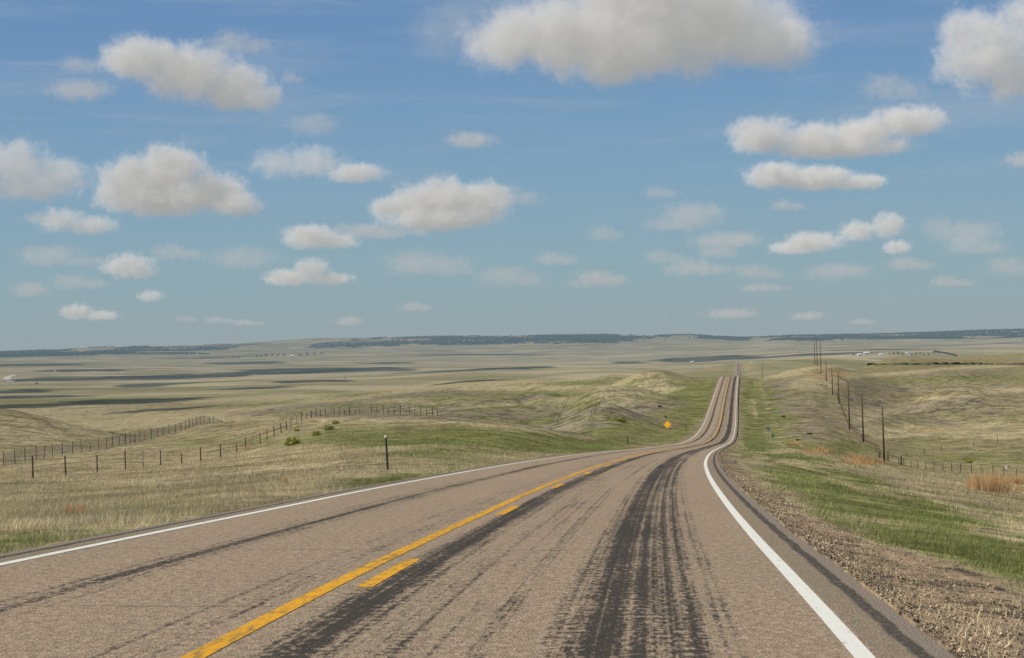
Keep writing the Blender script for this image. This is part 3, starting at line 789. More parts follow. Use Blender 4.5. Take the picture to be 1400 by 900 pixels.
# unseen clouds added above the frame, shaped only to throw shadows on the plain
SHM = bpy.data.materials.new('shadow_cloud'); t_ = NT(SHM); b_ = t_.n('ShaderNodeBsdfDiffuse'); b_.inputs[0].default_value = (.8, .8, .8, 1)
tp_ = t_.n('ShaderNodeBsdfTransparent'); mx_ = t_.n('ShaderNodeMixShader'); mx_.inputs[0].default_value = .40; t_.l(b_.outputs[0], mx_.inputs[1]); t_.l(tp_.outputs[0], mx_.inputs[2]); finish(t_, mx_.outputs[0], False)
SHADOWS = [(190, 517.5, 85, 3.5), (255, 514, 60, 2.5), (395, 507, 75, 5), (485, 506, 55, 3.6), (25, 535, 40, 3.2), (45, 543, 62, 2.6), (40, 554, 120, 3.4), (150, 549, 50, 3.2), (240, 546, 45, 2.8), (205, 561, 34, 2),
           (650, 521, 60, 1.0), (722, 488.5, 34, 3), (955, 491, 60, 3.4), (1080, 487, 60, 2.6), (640, 507, 90, 1.3), (825, 484.5, 45, 1.4), (215, 525, 30, 2), (860, 497, 20, 2), (265, 558, 30, 2.4), (330, 497, 45, 1.6), (520, 497, 34, 1.2), (560, 489, 44, 1.0), (130, 505, 44, 1.4), (300, 489, 50, 1.0), (420, 521, 50, 1.4), (700, 503, 44, 1.2), (780, 493, 44, 1.2), (880, 488, 34, 1.0), (1000, 478, 60, 1.0), (1210, 478, 60, 1.0), (1330, 473, 50, 1.0), (350, 531, 44, 1.4), (60, 498, 60, 1.2), (470, 484, 50, .9), (620, 482, 40, .9)]
for i, (x, y, rx, ry) in enumerate(SHADOWS):
    p = seen_at(x, y)
    r1 = rx / F * p.y
    a, b = seen_at(x, y + ry).y, seen_at(x, y - ry).y
    r2 = min(max(abs(b - a) / 2 * .75, 30), 700)
    H = 1500 if p.y < 6000 else 2600
    c = p + SD * (H / SD.z)
    if any(((k_.location - p).cross(SD)).length < r1 + max(k_.dimensions) * .6 for k_ in CLOUDS): continue
    bm = bmesh.new()
    bmesh.ops.create_icosphere(bm, subdivisions=5, radius=1.0)
    for v in bm.verts:
        q = v.co
        n = fbm(np.array([q.x * 2.2 + i * 13]), np.array([q.y * 2.2 + q.z]), 200 + i, 4)[0]
        v.co = Vector((q.x * r1, q.y * r2, q.z * min(r1, r2) * .35)) * (1 + 1.1 * n)
    o = link('cloud', bm_mesh('cloud', bm, True), SHM); o.location = c
    tag(o, 'unseen cloud added overhead to shadow the plain', kind='structure')


# ------------------------------------------------------------------ grass, gravel
def leaf_material(name, transl=.3):
    m = bpy.data.materials.new(name); t = NT(m)
    a = t.n('ShaderNodeAttribute', attribute_name='tint').outputs['Color']
    d = t.n('ShaderNodeBsdfDiffuse'); t.l(a, d.inputs[0])
    tr = t.n('ShaderNodeBsdfTranslucent'); t.l(a, tr.inputs[0])
    mx = t.n('ShaderNodeMixShader'); mx.inputs[0].default_value = transl
    t.l(d.outputs[0], mx.inputs[1]); t.l(tr.outputs[0], mx.inputs[2])
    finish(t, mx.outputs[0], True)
    return m


LEAF = leaf_material('grass_blade')


def blades(name, X, Y, Z, h, w, col, label, lean=1.25):
    n = len(X)
    a = rng.uniform(0, 2 * math.pi, n); b = 6 * fbm(X / 2.2, Y / 3.5, 77, 3) + rng.normal(0, 1.1, n)
    l = h * lean * rng.uniform(.1, 1, n)
    dx, dy = np.cos(a) * w / 2, np.sin(a) * w / 2
    V = np.empty((n, 3, 3))
    V[:, 0] = np.stack([X - dx, Y - dy, Z - .02], 1); V[:, 1] = np.stack([X + dx, Y + dy, Z - .02], 1)
    V[:, 2] = np.stack([X + np.cos(b) * l, Y + np.sin(b) * l, Z + h], 1)
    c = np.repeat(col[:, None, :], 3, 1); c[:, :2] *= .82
    me = npmesh(name, V.reshape(-1, 3), np.arange(3 * n).reshape(n, 3), False, col={'tint': c.reshape(-1, 3)})
    return tag(link(name, me, LEAF), label, kind='stuff')


N = 760000
u = rng.uniform(-880, 880, N); lY = rng.uniform(math.log(11), math.log(560), N)
Y = np.exp(lY); X = u / F * Y
th = road_th(Y); d = (X - roadX(Y)) * np.cos(th)
ok = np.abs(d) > 4.12
X, Y, d = X[ok], Y[ok], d[ok]
Z = ground(X, Y)
C, GR = cover(X, Y, Z, d)
cl = fbm(X / .55, Y / .8, 301, 3) + .6 * fbm(X / 3.1, Y / 5, 311, 3)
keep = (rng.uniform(0, 1, len(X)) < (1 - GR) ** 2 * (.92 - .55 * C[:, 2])) & (cl + rng.normal(0, .35, len(X)) > -.28)
keep |= (GR > .5) & (rng.uniform(0, 1, len(X)) < .07)
X, Y, Z, d, C, GR, cl = X[keep], Y[keep], Z[keep], d[keep], C[keep], GR[keep], cl[keep]
n = len(X)
g = C[:, 0] + .35 * fbm(X / 1.3, Y / 2.2, 321, 3) + rng.normal(0, .13, n)
ru = C[:, 3] + .5 * fbm(X / 2.5, Y / 2.5, 331, 3)
kind = np.where(ru > .62, 2, np.where(g > .52, 1, 0))
verge = (np.abs(d) < 9 + .02 * Y)
lum = np.exp(rng.normal(0, .24, n) + .7 * fbm(X / 2.6, Y / 4, 341, 3) + .5 * fbm(X / 14, Y / 20, 342, 2))[:, None]
pal = rng.uniform(0, 1, n)[:, None]
dry = (np.array([.40, .325, .175]) * (1 - pal) + np.array([.56, .48, .31]) * pal) * lum
grn = (np.array([.140, .182, .045]) * (1 - pal) + np.array([.27, .285, .11]) * pal) * lum
rus = (np.array([.44, .25, .10]) * (1 - pal) + np.array([.50, .37, .20]) * pal) * lum
hh = np.where(kind == 1, np.where(verge, .085, .10), np.where(verge & (d > 0), .065, .105)) * rng.uniform(.5, 1.35, n) * (1 + .45 * cl.clip(-.8, 1))
hh = np.where(kind == 2, .42 * rng.uniform(.5, 1.3, n), hh)
hh = np.maximum(hh, .05) * (1 + Y / 900)
ww = np.maximum(.006, Y / F * .48) * rng.uniform(.7, 1.5, n)
for kk, nm, cc_, lb in ((0, 'dry_grass', dry, 'bleached dry prairie grass on the slopes either side of the road'), (1, 'green_grass', grn, 'short fresh green grass on the verges and damp slopes'), (2, 'russet_grass', rus, 'reddish bunch grass along the ditch')):
    s_ = kind == kk
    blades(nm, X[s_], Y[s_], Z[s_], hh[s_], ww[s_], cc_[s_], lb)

# tall russet clumps by the right hand fence
cx = []
for (x, y, r, k, ht) in ((1338, 671, 11, 420, 1.0), (1352, 672, 15, 800, 1.15), (1366, 670, 11, 480, 1.2), (1388, 662, 8, 300, 1.1), (1328, 667, 6, 300, .7), (1165, 627, 6, 260, .8), (1176, 632, 8, 300, .9), (1186, 634, 6, 220, .7), (1122, 616, 3, 120, .7), (1133, 620, 3, 120, .7), (1086, 609, 3, 110, .7), (1128, 621, 4, 120, .7), (1098, 613, 2, 60, .6), (325, 616, 3, 60, .5), (338, 615, 5, 90, .5), (95, 703, 7, 150, .25), (110, 704, 6, 120, .22), (388, 660, 4, 80, .25)):
    p = seen_at(x, y)
    rr = r / F * p.y
    cx.append(np.stack([rng.normal(p.x, rr * .6, k), rng.normal(p.y, rr * .9, k), np.full(k, ht)], 1))
cx = np.concatenate(cx); k = len(cx)
pal = rng.uniform(0, 1, k)[:, None]
blades('russet_grass', cx[:, 0], cx[:, 1], ground(cx[:, 0], cx[:, 1]), cx[:, 2] * rng.uniform(.45, 1.1, k), np.maximum(.01, cx[:, 1] / F * .42), (np.array([.56, .31, .125]) * (1 - pal) + np.array([.68, .50, .28]) * pal) * np.exp(rng.normal(0, .25, (k, 1))), 'tall orange bunch grass clumps in front of the lower right fence', .3)

# loose stones on the shoulder
n = 42000
Y = np.exp(rng.uniform(math.log(9.5), math.log(60), n)); sd = np.where(rng.uniform(0, 1, n) < .88, 1, -1)
dd = np.where(sd > 0, 4.03 + np.abs(rng.normal(0, .75, n)), -4.03 - np.abs(rng.normal(0, .3, n)))
th = road_th(Y); X = roadX(Y) + dd * np.cos(th); Z = ground(X, Y)
r = np.exp(rng.normal(math.log(.0040), .65, n)).clip(.0025, .022) * (1 + Y / 90)
O = np.array([(1, 0, 0), (-1, 0, 0), (0, 1, 0), (0, -1, 0), (0, 0, .8), (0, 0, -.8)], float)
T3 = np.array([(0, 2, 4), (2, 1, 4), (1, 3, 4), (3, 0, 4), (2, 0, 5), (1, 2, 5), (3, 1, 5), (0, 3, 5)])
V = np.stack([X, Y, Z], 1)[:, None, :] + O[None] * r[:, None, None] * rng.uniform(.6, 1.3, (n, 6, 1))
base = np.where(rng.uniform(0, 1, (n, 1)) < .28, np.array([[.09, .07, .055]]), np.array([[.35, .265, .17]])) * np.exp(rng.normal(0, .3, (n, 1)))
tag(link('gravel', npmesh('gravel', V.reshape(-1, 3), (np.arange(n)[:, None, None] * 6 + T3[None]).reshape(-1, 3), False, col={'tint': np.repeat(base, 6, 0)}), leaf_material('stone', 0.0)), 'loose gravel and clods on the road shoulder', kind='stuff')


# ------------------------------------------------------------------ pine woods on the far ridges
YT = np.array([(-300, 488, 496, .8), (0, 482, 494, .8), (80, 482, 493, .8), (160, 476, 491.5, .62), (260, 472, 487, .42), (350, 469, 479, .55), (480, 466, 474.5, .85), (600, 463, 472, .85), (700, 462, 469.5, .8), (800, 461, 469, .85), (890, 460, 466.5, .75), (950, 459, 463, .5), (1000, 458, 465, .85), (1100, 456, 464.5, .9), (1200, 454, 464, .95), (1300, 452, 463.5, .95), (1400, 450, 463, .95), (1700, 446, 458, .95)])
n = 150000
u = rng.uniform(-1000, 1000, n); Y = rng.uniform(14200, 20600, n); X = u / F * Y; Z = ground(X, Y)
px, py = d2px(u, -Z / Y * F)
yt, yb, dn = (np.interp(px, YT[:, 0], YT[:, i]) for i in (1, 2, 3))
nn = fbm(X / 420, Y / 900, 401, 4) + .4 * fbm(X / 90, Y / 200, 411, 3)
ok = (py < yb + nn * 3) & (py > yt - 3) & (nn > .42 - .72 * dn) & (rng.uniform(0, 1, n) < .62)
X, Y, Z = X[ok], Y[ok], Z[ok]; n = len(X)
h = rng.uniform(7, 15, n); w = h * rng.uniform(.3, .5, n) * 1.6
O = np.array([(1, 0, .12), (0, 1, .12), (-1, 0, .12), (0, -1, .12), (0, 0, 1), (0, 0, 0)], float)
V = np.stack([X, Y, Z], 1)[:, None, :] + O[None] * np.stack([w, w, h], 1)[:, None, :]
tc = np.array([[.022, .042, .034]]) * np.exp(rng.normal(0, .35, (n, 1)))
tag(link('pine_forest', npmesh('pine_forest', V.reshape(-1, 3), (np.arange(n)[:, None, None] * 6 + np.array([(0, 1, 4), (1, 2, 4), (2, 3, 4), (3, 0, 4)])[None]).reshape(-1, 3), False, col={'tint': np.repeat(tc, 6, 0)}), leaf_material('pine_needles', 0.0)), 'dark pine woods strung along the far ridges under the sky', kind='stuff')

# ------------------------------------------------------------------ fences, poles, signs
WOOD = simple('weathered_post', (.085, .065, .048), .95, .45, 5)
WOODR = simple('rusty_steel_post', (.20, .105, .06), .9, .35, 7)
WOODL = simple('pale_post', (.30, .26, .19), .95, .3, 5)
WIRE = simple('fence_wire', (.14, .13, .125), .6, .2, 3, metal=.3)
POLE = simple('pole_timber', (.105, .058, .034), .95, .35, 3)
CAPM = simple('grey_insulator', (.22, .23, .24), .4, .1, 4)


def post_mesh(h, r, lean=(0, 0), n=6):
    bm = bmesh.new()
    tube(bm, [(0, 0, -.25), (lean[0] * h * .5, lean[1] * h * .5, h * .5), (lean[0] * h, lean[1] * h, h - .015), (lean[0] * h, lean[1] * h, h)], [r, r * .96, r * .9, r * .55], n)
    return bm_mesh('post', bm, False)


def fence(name, label, pts, hs, r, mats, wires=(.35, .7, 1.0), mesh=None, wire_r=.006):
    root = empty(name, pts[0]); tag(root, label, 'fence')
    for i, p in enumerate(pts):
        le = (random.gauss(0, .03), random.gauss(0, .03))
        o = link('post', post_mesh(hs[i], r * random.uniform(.8, 1.2), le), mats[i % len(mats)], root)
        o.location = Vector(p) - Vector(pts[0])
    bm = bmesh.new()
    h0 = sum(hs) / len(hs)
    for wz in wires:
        for A, B in zip(pts[:-1], pts[1:]):
            A_, B_ = Vector(A) - Vector(pts[0]), Vector(B) - Vector(pts[0])
            a = A_ + Vector((0, 0, h0 * wz * .93)); b = B_ + Vector((0, 0, h0 * wz * .93))
            tube(bm, [a, (a + b) / 2 - Vector((0, 0, .02)), b], wire_r, 3)
    link('wire', bm_mesh('wire', bm), WIRE, root)
    if mesh:
        bm = bmesh.new()
        sp_, wd = mesh
        for A, B in zip(pts[:-1], pts[1:]):
            A_, B_ = Vector(A) - Vector(pts[0]), Vector(B) - Vector(pts[0])
            L = (B_ - A_).length; k = max(1, int(L / sp_)); t = (B_ - A_) / L
            for j in range(1, k):
                q = A_ + t * (L * j / k) + Vector((random.uniform(-.02, .02), 0, 0))
                x = t * wd / 2
                f_ = [bm.verts.new(q - x + Vector((0, 0, .05))), bm.verts.new(q + x + Vector((0, 0, .05))), bm.verts.new(q + x + Vector((0, 0, h0 * .9 + random.uniform(-.05, .05)))), bm.verts.new(q - x + Vector((0, 0, h0 * .9)))]
                bm.faces.new(f_)
        link('slat_netting', bm_mesh('slat_netting', bm), simple('grey_slats', (.30, .28, .29), .9, .2, 4), root)
    return root


def line_pts(xs, Xf):
    r = []
    for x in xs:
        uu = (x - 700) * CR - 150 * SR
        Yy = Xf * F / uu
        r.append(Vector((Xf, Yy, gz(Xf, Yy))))
    return r


xs1 = [44, 89, 132, 171, 195, 219, 248, 274, 301, 323, 336, 344, 356, 365, 375, 385, 392, 398, 406, 413, 420, 427, 433, 439, 445, 451, 457, 464, 471, 478, 486, 492, 500, 508, 515, 524, 531, 539, 547, 554, 560, 567, 575, 583, 591, 598]
p1 = line_pts([x for x in xs1 if x < 442], -26.5)
for x in xs1:
    if x >= 442:
        q = None
        for yy in np.arange(560, 594, .2):
            c_ = seen_at(x, yy, 8, 420)
            if c_.y < 415: q = c_; break
        if q is None: continue
        f_ = (q.y + 9) / q.y
        p1.append(Vector((q.x * f_, q.y * f_, gz(q.x * f_, q.y * f_))))
print('fence crest', [(round(v.x), round(v.y)) for v in p1[-20:]])
fence('wire_fence', 'nearer left fence of dark uneven posts running up over the grassy rise', p1, [random.choice([1.2, 1.15, 1.25, 1.1, .85, 1.3]) for _ in p1], .055, [WOOD, WOOD, WOOD, WOOD, WOODL, WOOD, WOODR])
xs2 = []
x = 4.0
while x < 440:
    xs2.append(x); x += max(3.2, 14.5 * ((700 - x) / 690) ** 1.9) * random.uniform(.75, 1.2)
p2 = line_pts(xs2, -53.5)
fence('netting_fence', 'farther left fence with pale grey netting between close set posts', p2, [random.choice([1.35, 1.45, 1.5, 1.3, 1.6]) for _ in p2], .055, [WOODR, WOOD, WOOD, WOODR, WOOD], mesh=(.24, .085))
xs3 = [1228, 1234.7, 1244.5, 1254, 1264.5, 1275.5, 1288, 1299.8, 1312.2, 1326.7, 1341, 1356, 1371, 1388, 1407]
p3 = line_pts(xs3, 64.0)
f3 = fence('wire_fence', 'lower right fence of short evenly spaced dark posts before the green swale', p3, [1.3] * len(p3), .06, [WOOD])
# braced corner where two fences meet
q0 = line_pts([1213], 64.0)[0]; q1 = p3[0]
brace = empty('corner_brace', q0); tag(brace, 'braced fence corner of stout dark posts and a rail beside the nearest utility pole', 'fence corner')
for q in (q0, q1 + Vector((.3, -.4, 0)), q0 + Vector((-1.3, 1.0, 0))):
    o = link('post', post_mesh(1.5, .12), WOOD, brace); o.location = q - q0
bm = bmesh.new(); tube(bm, [Vector((0, 0, 1.2)), q1 - q0 + Vector((.3, -.4, 1.2))], .07, 6); link('rail', bm_mesh('rail', bm), WOOD, brace)
p4 = []
for i in range(62):
    Yy = 322 + 5.2 * i + 1.5 * math.sin(i * 7.1)
    uu = float(np.interp(Yy, [315, 345, 372, 400, 425, 470, 520, 570, 640], [511, 499, 486, 475, 466, 459, 452, 448, 445])) - 3
    X_ = uu / F * Yy
    p4.append(Vector((X_, Yy, gz(X_, Yy))))
fence('wire_fence', 'rusty fence climbing away along the line of utility poles', p4, [random.uniform(1.05, 1.4) for _ in p4], .05, [WOODR, WOODR, WOOD])
p5 = [seen_at(x, y) for x, y in ((1240, 624.5), (1252, 624), (1264, 622.8), (1287, 617.6), (1315, 612), (1331, 610), (1363, 606.5), (1392, 604))]
fence('wire_fence', 'sparse fence of a few tall posts across the green swale on the right', p5, [.8, 1.0, 1.5, 1.3, .7, .9, 2.0, 1.0], .06, [WOOD, WOODL, WOOD], wires=(.5,))
for (a, b, k, lb) in (((763, 578), (780, 541), 16, 'weed choked fence climbing the slope left of the bare hump'), ((821, 530), (837, 512), 14, 'shorter weed choked fence on the skyline behind the first'), ((806, 577), (825, 546), 12, 'thin fence along the left edge of the bare hump')):
    pp = [seen_at(a[0] + (b[0] - a[0]) * i / k + random.uniform(-.6, .6), a[1] + (b[1] - a[1]) * i / k) for i in range(k + 1)]
    fence('wire_fence', lb, pp, [random.uniform(.8, 1.4) for _ in pp], .06, [WOOD, WOODL], wires=(.6,))

# utility poles
PL = [('nearest and lowest standing utility pole, right of the braced corner', 1207.8, 316, 9.4), ('second utility pole from the nearest, just left of it', 1180, 371, 9.5), ('tallest reddish utility pole on the slope', 1161.5, 424, 10.9), ('fourth utility pole, on the near brow of the hill', 1148, 560, 9.4), ('fifth utility pole, on the hill just left of the fourth', 1139.5, 640, 9.3), ('short utility pole sixth along the line', 1131.5, 720, 7.6), ('seventh utility pole standing highest against the plain', 1124.5, 800, 14.0), ('eighth utility pole behind the hill, left of the highest', 1119.5, 880, 13.8), ('last utility pole of the line behind the hill', 1116.3, 960, 13.8)]
for i, (lb, x, Yy, h) in enumerate(PL):
    uu = (x - 700) * CR - 140 * SR
    X_ = uu / F * Yy
    root = empty('utility_pole', (X_, Yy, gz(X_, Yy))); tag(root, lb, 'utility pole', 'utility poles')
    bm = bmesh.new(); le = math.tan(.012)
    tube(bm, [(0, 0, -.5), (-le * h * .5, 0, h * .5), (-le * h, 0, h)], [.17, .145, .115], 10)
    link('shaft', bm_mesh('shaft', bm, True), POLE, root)
    bm = bmesh.new(); tube(bm, [(-le * h, 0, h - .02), (-le * h, 0, h + .1), (-le * h, 0, h + .16), (-le * h, 0, h + .28)], [.05, .05, .09, .06], 8)
    link('insulator', bm_mesh('insulator', bm, True), CAPM, root)
    bm = bmesh.new(); box(bm, (-le * h + .0, -.13, h - .9), (.10, .12, .28))
    link('bracket', bm_mesh('bracket', bm), CAPM, root)
for lb, x, Yy, h in (('far pole beside the distant stretch of road, on its right', 1042.5, 2350, 26), ('far thin pole left of the distant stretch of road', 975, 1900, 12)):
    uu = (x - 700) * CR - 50 * SR; X_ = uu / F * Yy
    root = empty('utility_pole', (X_, Yy, gz(X_, Yy))); tag(root, lb, 'utility pole', 'utility poles')
    bm = bmesh.new(); tube(bm, [(0, 0, -.5), (-.1, 0, h)], [.3, .2], 8); link('shaft', bm_mesh('shaft', bm, True), POLE, root)


SIGNY = simple('yellow_sign_face', (.90, .44, .012), .5, .06, 2, spec=.4)
SIGNG = simple('green_sign_face', (.02, .16, .10), .5, .08, 2, spec=.4)
SIGNB = simple('grey_blue_sign_back', (.13, .19, .25), .5, .08, 2, spec=.4)
GALV = simple('galvanised_post', (.20, .205, .19), .5, .15, 6)
STEEL = simple('dark_green_steel', (.05, .06, .045), .7, .25, 6)
PALE = simple('white_reflector', (.62, .62, .58), .5, .08, 8)


def sign(name, label, p, wz, hz, zc, mat, diamond=False, pr=.04, rz=0.0):
    root = empty(name, p, rz); tag(root, label, 'sign')
    bm = bmesh.new(); tube(bm, [(0, .03, -.3), (0, .03, zc + hz * .3)], pr, 6); link('post', bm_mesh('post', bm), GALV, root)
    bm = bmesh.new()
    r = bmesh.ops.create_cube(bm, size=1.0, matrix=Matrix.Translation((0, -.03, zc)) @ (Matrix.Rotation(math.radians(45 if diamond else 0), 4, 'Y')) @ Matrix.Diagonal((wz, .012, hz, 1)))
    vs = [e for e in bm.edges if abs((e.verts[0].co - e.verts[1].co).y) > .005]
    bmesh.ops.bevel(bm, geom=vs, offset=min(wz, hz) * .08, segments=3, affect='EDGES')
    link('panel', bm_mesh('panel', bm), mat, root)
    return root


sg = seen_at(913, 602.5); sgn_ = sign('warning_sign', 'orange yellow diamond warning sign on a post left of the road', sg, .92, .92, 2.65, SIGNY, True, rz=-.4)
sign('mile_marker', 'small green upright marker sign on the right verge', seen_at(1056.5, 607), .28, .52, 1.25, SIGNG)
sign('road_sign', 'small grey blue sign on a thin post behind the green marker', seen_at(1050.5, 604), .55, .55, 2.1, SIGNB)


def marker(label, p, h, cap=True, r=.045):
    root = empty('marker_post', p); tag(root, label, 'marker post')
    link('post', post_mesh(h, r, (-.045, 0), 8), STEEL, root)
    if cap:
        bm = bmesh.new(); bmesh.ops.create_uvsphere(bm, u_segments=10, v_segments=7, radius=1.0, matrix=Matrix.Translation((-.045 * h, -.02, h + .03)) @ Matrix.Diagonal((.052, .045, .055, 1)))
        link('reflector', bm_mesh('reflector', bm, True), PALE, root)
    return root


_p = seen_at(530.5, 643)
marker('dark roadside marker post with a round white top on the left verge', _p, 44.5 * _p.y / F, r=.03 * _p.y / 48)
marker('small dark stake at the foot of the slope left of the road', seen_at(858.5, 608), 1.15, False, .07)
marker('tiny stake in the green verge left of the far road', seen_at(938.5, 588), .8, False, .06)

# ------------------------------------------------------------------ shrubs, rock
def shrub(label, p, w, h, col, n=800):
    root = empty('shrub', p); tag(root, label, 'shrub', 'shrubs on the prairie')
    V = []; 
    a = rng.uniform(0, 2 * math.pi, n); z = rng.uniform(0.05, 1, n); rr = np.sqrt(rng.uniform(0, 1, n)) * np.sqrt(np.clip(1 - (z - .25) ** 2 * 1.4, .05, 1)) * (1 + .3 * np.sin(a * 3 + w))
    C_ = np.stack([np.cos(a) * rr * w / 2, np.sin(a) * rr * w / 2, z * h * .9 * (.75 + .35 * np.sin(a * 2.3 + 1))], 1)
    s = w * .045
    V = C_[:, None, :] + rng.normal(0, s, (n, 3, 3))
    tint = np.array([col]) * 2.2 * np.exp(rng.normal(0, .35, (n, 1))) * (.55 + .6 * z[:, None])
    link('foliage', npmesh('foliage', V.reshape(-1, 3), np.arange(3 * n).reshape(n, 3), False, col={'tint': np.repeat(tint, 3, 0)}), LEAF, root)
    bm = bmesh.new()
    for k in range(6):
        b = random.uniform(0, 6.28); tube(bm, [(0, 0, -.1), (math.cos(b) * w * .15, math.sin(b) * w * .15, h * .35), (math.cos(b) * w * .32, math.sin(b) * w * .32, h * .75)], [w * .03, w * .02, w * .008], 4)
    link('stem', bm_mesh('stem', bm), WOOD, root)


for lb, x, y, wp, hp, c in (('largest yellow green shrub on the left rise, nearest the road', 399, 609, 21, 11, (.13, .13, .025)), ('second yellow green shrub on the left rise', 432, 596, 12, 7, (.15, .145, .03)), ('low shrub on the left rise below the fence', 449, 588, 15, 7, (.13, .14, .04)), ('small shrub highest on the left rise under the fence posts', 459, 580, 10, 5, (.12, .13, .04)), ('pale shrub close to the left fence on the rise', 406, 590, 8, 4, (.16, .15, .05)),
                            ('lone yellow green shrub in the swale behind the right fence', 1324.5, 633.5, 9, 4.5, (.16, .16, .03)), ('low shrub on the bank left of the warning sign', 846, 576, 20, 3.5, (.13, .13, .035)), ('dark round shrub above the warning sign', 910, 571.5, 4, 3.5, (.05, .07, .025)), ('dark clump at the tip of the bare hump', 901.5, 557, 6, 3, (.045, .045, .03)),
                            ('dark shrub on the right bank below the hill', 1071, 571, 6, 2.5, (.06, .055, .035)), ('dark scrub on the bare slope right of the verge', 1106, 594, 8, 2.2, (.05, .045, .03)), ('small dark shrub in the ditch right of the verge', 1090, 602.5, 5, 2.5, (.06, .055, .035))):
    p = seen_at(x, y); k = p.y / F
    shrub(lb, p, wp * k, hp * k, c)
p = seen_at(1377, 641); k = p.y / F
bm = bmesh.new(); bmesh.ops.create_icosphere(bm, subdivisions=4, radius=1.0)
for v in bm.verts:
    q = v.co
    n_ = fbm(np.array([q.x * 1.4 + 5]), np.array([q.y * 1.4 + q.z * 2.1]), 71, 4)[0]
    v.co = Vector((q.x * 5 * k, q.y * 4 * k, q.z * 3.2 * k + .6 * k)) * (1 + .6 * n_)
o = link('boulder', bm_mesh('boulder', bm, True), simple('pale_rock', (.40, .37, .32), .95, .3, 2)); o.location = p
tag(o, 'pale boulder lying in the green swale behind the right fence', 'boulder')

# ------------------------------------------------------------------ far ranch, train, tracks
def hmat(name, c): return simple(name, c, .9, .12, .3, haze=True)
WALLM, ROOFW, ROOFG, DKT = hmat('white_siding', (.70, .69, .66)), hmat('pale_metal_roof', (.72, .72, .72)), hmat('grey_roof', (.22, .22, .24)), hmat('dark_window', (.05, .05, .06))


def house(label, x, y, wpx, hpx, roof, rz=0.2, cat='house', group='far buildings on the plain'):
    p = seen_at(x, y); k = p.y / F
    w, h, d_ = wpx * k, hpx * k, wpx * k * .7
    root = empty('farm_building', p, rz); tag(root, label, cat, group)
    bm = bmesh.new(); box(bm, (0, 0, h * .27), (w, d_, h * .6)); link('wall', bm_mesh('wall', bm), WALLM, root)
    bm = bmesh.new()
    a = [bm.verts.new(q) for q in ((-w * .54, -d_ * .56, h * .575), (w * .54, -d_ * .56, h * .575), (w * .54, d_ * .56, h * .575), (-w * .54, d_ * .56, h * .575), (-w * .54, 0, h), (w * .54, 0, h))]
    for q in ((0, 1, 5, 4), (2, 3, 4, 5), (1, 2, 5), (3, 0, 4), (3, 2, 1, 0)): bm.faces.new([a[i] for i in q])
    link('roof', bm_mesh('roof', bm), roof, root)
    bm = bmesh.new(); box(bm, (w * .1, -d_ * .5 - .1, h * .2), (w * .16, .2, h * .38)); link('door', bm_mesh('door', bm), DKT, root)


house('white gabled shed at the left end of the far ranch', 1175, 486.8, 5, 3.4, ROOFW)
house('long white barn standing highest in the far ranch', 1184.5, 484.2, 7, 3, ROOFW, .1)
house('small white house in the middle of the far ranch', 1205, 486, 5, 2.5, ROOFW, .3)
house('grey roofed white house right of the bare trees in the far ranch', 1245, 486, 5, 2.8, ROOFG)
house('tiny white cabin at the right end of the far ranch', 1240, 484, 3, 2.4, ROOFW)
house('lone white building on the plain at the far left', 75, 509, 2.2, 2.2, ROOFW)
house('white farmhouse among the trees below the left ridge', 399, 488.8, 5, 3.4, ROOFW)
house('white farmstead left of the far road, under the cloud shadow', 946.5, 496, 4, 2.2, ROOFW)
house('small brown hut alone on the plain below the long shadow', 471.5, 518, 3, 2.6, ROOFG)


def far_tree(label, x, y, wpx, hpx, col, group='bare trees on the plain'):
    p = seen_at(x, y); k = p.y / F
    root = empty('bare_tree', p); tag(root, label, 'tree', group)
    w, h = wpx * k, hpx * k; n = 130
    q = rng.normal(0, 1, (n, 3)); q /= np.linalg.norm(q, axis=1)[:, None]; q *= rng.uniform(.4, 1, (n, 1)) ** .5
    C_ = q * np.array([w / 2, w / 2, h * .38]) + np.array([0, 0, h * .62])
    V = C_[:, None, :] + rng.normal(0, w * .06, (n, 3, 3))
    link('crown', npmesh('crown', V.reshape(-1, 3), np.arange(3 * n).reshape(n, 3), False, col={'tint': np.repeat(np.array([col]) * np.exp(rng.normal(0, .3, (n, 1))), 3, 0)}), LEAF, root)
    bm = bmesh.new(); tube(bm, [(0, 0, -1), (0, 0, h * .6)], [w * .05, w * .03], 5); link('trunk', bm_mesh('trunk', bm), DKT, root)


TG = (.075, .07, .06)
for (x, y, w, h) in ((1167, 486.6, 5, 4.5), (1222, 486, 5, 5), (1228, 486, 6, 5.5), (1234, 486.3, 5, 4.6), (1216, 486.2, 4, 3.6), (1252, 486.3, 5, 4), (1258, 486, 4, 4.6), (1263, 486.3, 4, 3.6), (1270, 486.2, 4, 3.2), (1277, 484.4, 5, 4.5), (1283, 484.3, 4, 3.6)):
    far_tree('dark bare tree in the shelter belt of the far ranch', x, y, w, h, TG, 'bare trees round the far ranch')
for (x, y, w, h) in ((352, 489, 5, 3.4), (358, 488.8, 5, 3.8), (364, 488.4, 6, 4), (372, 488, 5, 4.2), (380, 487.6, 5, 4), (388, 487.4, 5, 4.2), (410, 487, 5, 3.6), (420, 486, 6, 3.4), (430, 485.4, 5, 3.2), (440, 484.8, 5, 3), (320, 490.5, 4, 3), (326, 490.6, 4, 2.6)):
    far_tree('dark tree in the row beside the white farmhouse below the left ridge', x, y, w, h, (.035, .045, .028), 'trees by the left farmhouse')
far_tree('lone scrubby tree on the plain at the far left', 50, 526.5, 5, 4, TG)
far_tree('single small tree standing right of the far pole', 1093.5, 483, 2.6, 3.6, TG)

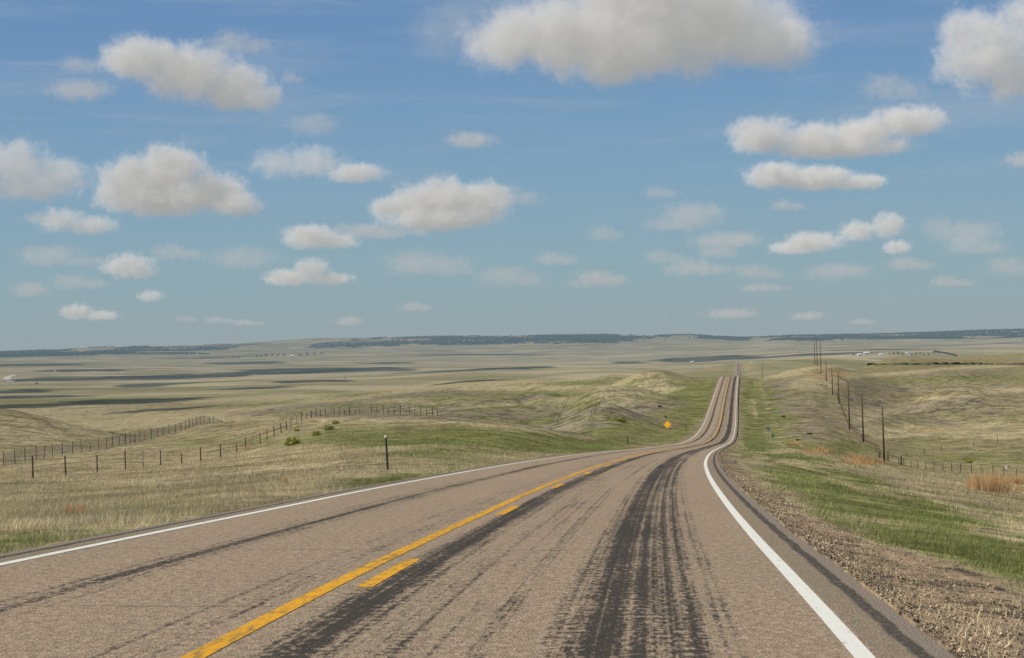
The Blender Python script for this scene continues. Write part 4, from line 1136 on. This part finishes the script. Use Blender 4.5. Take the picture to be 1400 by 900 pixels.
# coal train curving out of the ranch behind the hill
TRK = hmat('dark_railcar', (.028, .028, .03)); LOC = hmat('locomotive_orange', (.55, .33, .2))
a, b = seen_at(1272, 481.5), seen_at(1313, 488.6)
Yt = 5600.0
pts_t = []
for i in range(29):
    f_ = i / 28
    x = 1277 + (1311.5 - 1277) * f_; y = 480.3 + 7.3 * f_ - .9 * math.sin(math.pi * f_)
    uu, vv = px2d(x, y)
    q = seen_at(x, y + 1.0); Yq = q.y
    pts_t.append(q)
root = empty('freight_train', pts_t[0]); tag(root, 'long dark freight train on the plain beyond the right hand hills', 'train')
for i in range(28):
    A, B = pts_t[i], pts_t[i + 1]
    mid_ = (A + B) / 2; L = max((B - A).length * .93, 6); hgt = 2.0 * mid_.y / F
    bm = bmesh.new(); box(bm, (0, 0, hgt * .55), (L, 3.2, hgt * .9)); box(bm, (0, 0, hgt * .06), (L * .8, 2.4, hgt * .12))
    o = link('railcar' if i < 27 else 'locomotive', bm_mesh('railcar', bm), TRK if i < 27 else LOC, root)
    o.location = mid_ - pts_t[0]; o.rotation_euler = ((B - A).to_track_quat('X', 'Z')).to_euler()


def drape(name, px, w, col, label, lift=.35, haze=True):
    pts = [seen_at(x, y) for x, y in px]
    dense = []
    for A, B in zip(pts[:-1], pts[1:]):
        for i in range(12): dense.append(A.lerp(B, i / 12))
    V = []
    for i, p in enumerate(dense):
        q = dense[min(i + 1, len(dense) - 1)] - dense[max(i - 1, 0)]
        s = Vector((q.y, -q.x, 0)).normalized() * w / 2
        for e_ in (-1, 1):
            r = p + s * e_; V.append((r.x, r.y, gz(r.x, r.y) + lift))
    n = len(dense); i = np.arange(n - 1) * 2
    o = link(name, npmesh(name, V, np.stack([i, i + 1, i + 3, i + 2], 1)), simple(name, col, .95, .15, .2, haze=haze))
    return tag(o, label, kind='structure')


drape('dirt_track', [(16, 523.2), (13, 520.5), (9.5, 517.8), (11, 516), (17, 514.2), (26, 513)], 17, (.50, .44, .34), 'pale dirt track bending on the plain at the far left', .8)
drape('dirt_track', [(0, 509.6), (30, 509), (60, 508), (85, 507.8)], 40, (.36, .29, .19), 'faint straight track at the far left', .8)

# cut bank: a dark broken lip of soil across the right hand hills
px_ = np.linspace(1152, 1440, 150)
top, bot = [], []
for x in px_:
    y = 499.6 - 1.2 * math.sin((x - 1150) / 250 * 3.0) + .5 * float(fbm(np.array([x / 9.]), np.array([0.]), 17, 3)[0])
    p = seen_at(x, y, 600, 2500)
    hgt = (0.65 + 1.7 * float(fbm(np.array([x / 5.]), np.array([3.]), 18, 3)[0])) * (.75 if x < 1270 else 1.15)
    hgt = max(hgt, .05)
    top.append((p.x, p.y, p.z + hgt)); bot.append((p.x, p.y - .3, p.z - .6))
V = np.array(top + bot); n = len(top)
top2 = np.array(top) + np.array([0, 14.0, -.2]); V = np.concatenate([V, top2])
i = np.arange(n - 1)
Fc = np.concatenate([np.stack([i + n, i + n + 1, i + 1, i], 1), np.stack([i, i + 1, i + 1 + 2 * n, i + 2 * n], 1)])
tag(link('eroded_bank', npmesh('eroded_bank', V, Fc), simple('dark_soil', (.085, .070, .050), 1, .4, .4)), 'thin dark eroded lip of soil across the right hand hills', kind='structure')
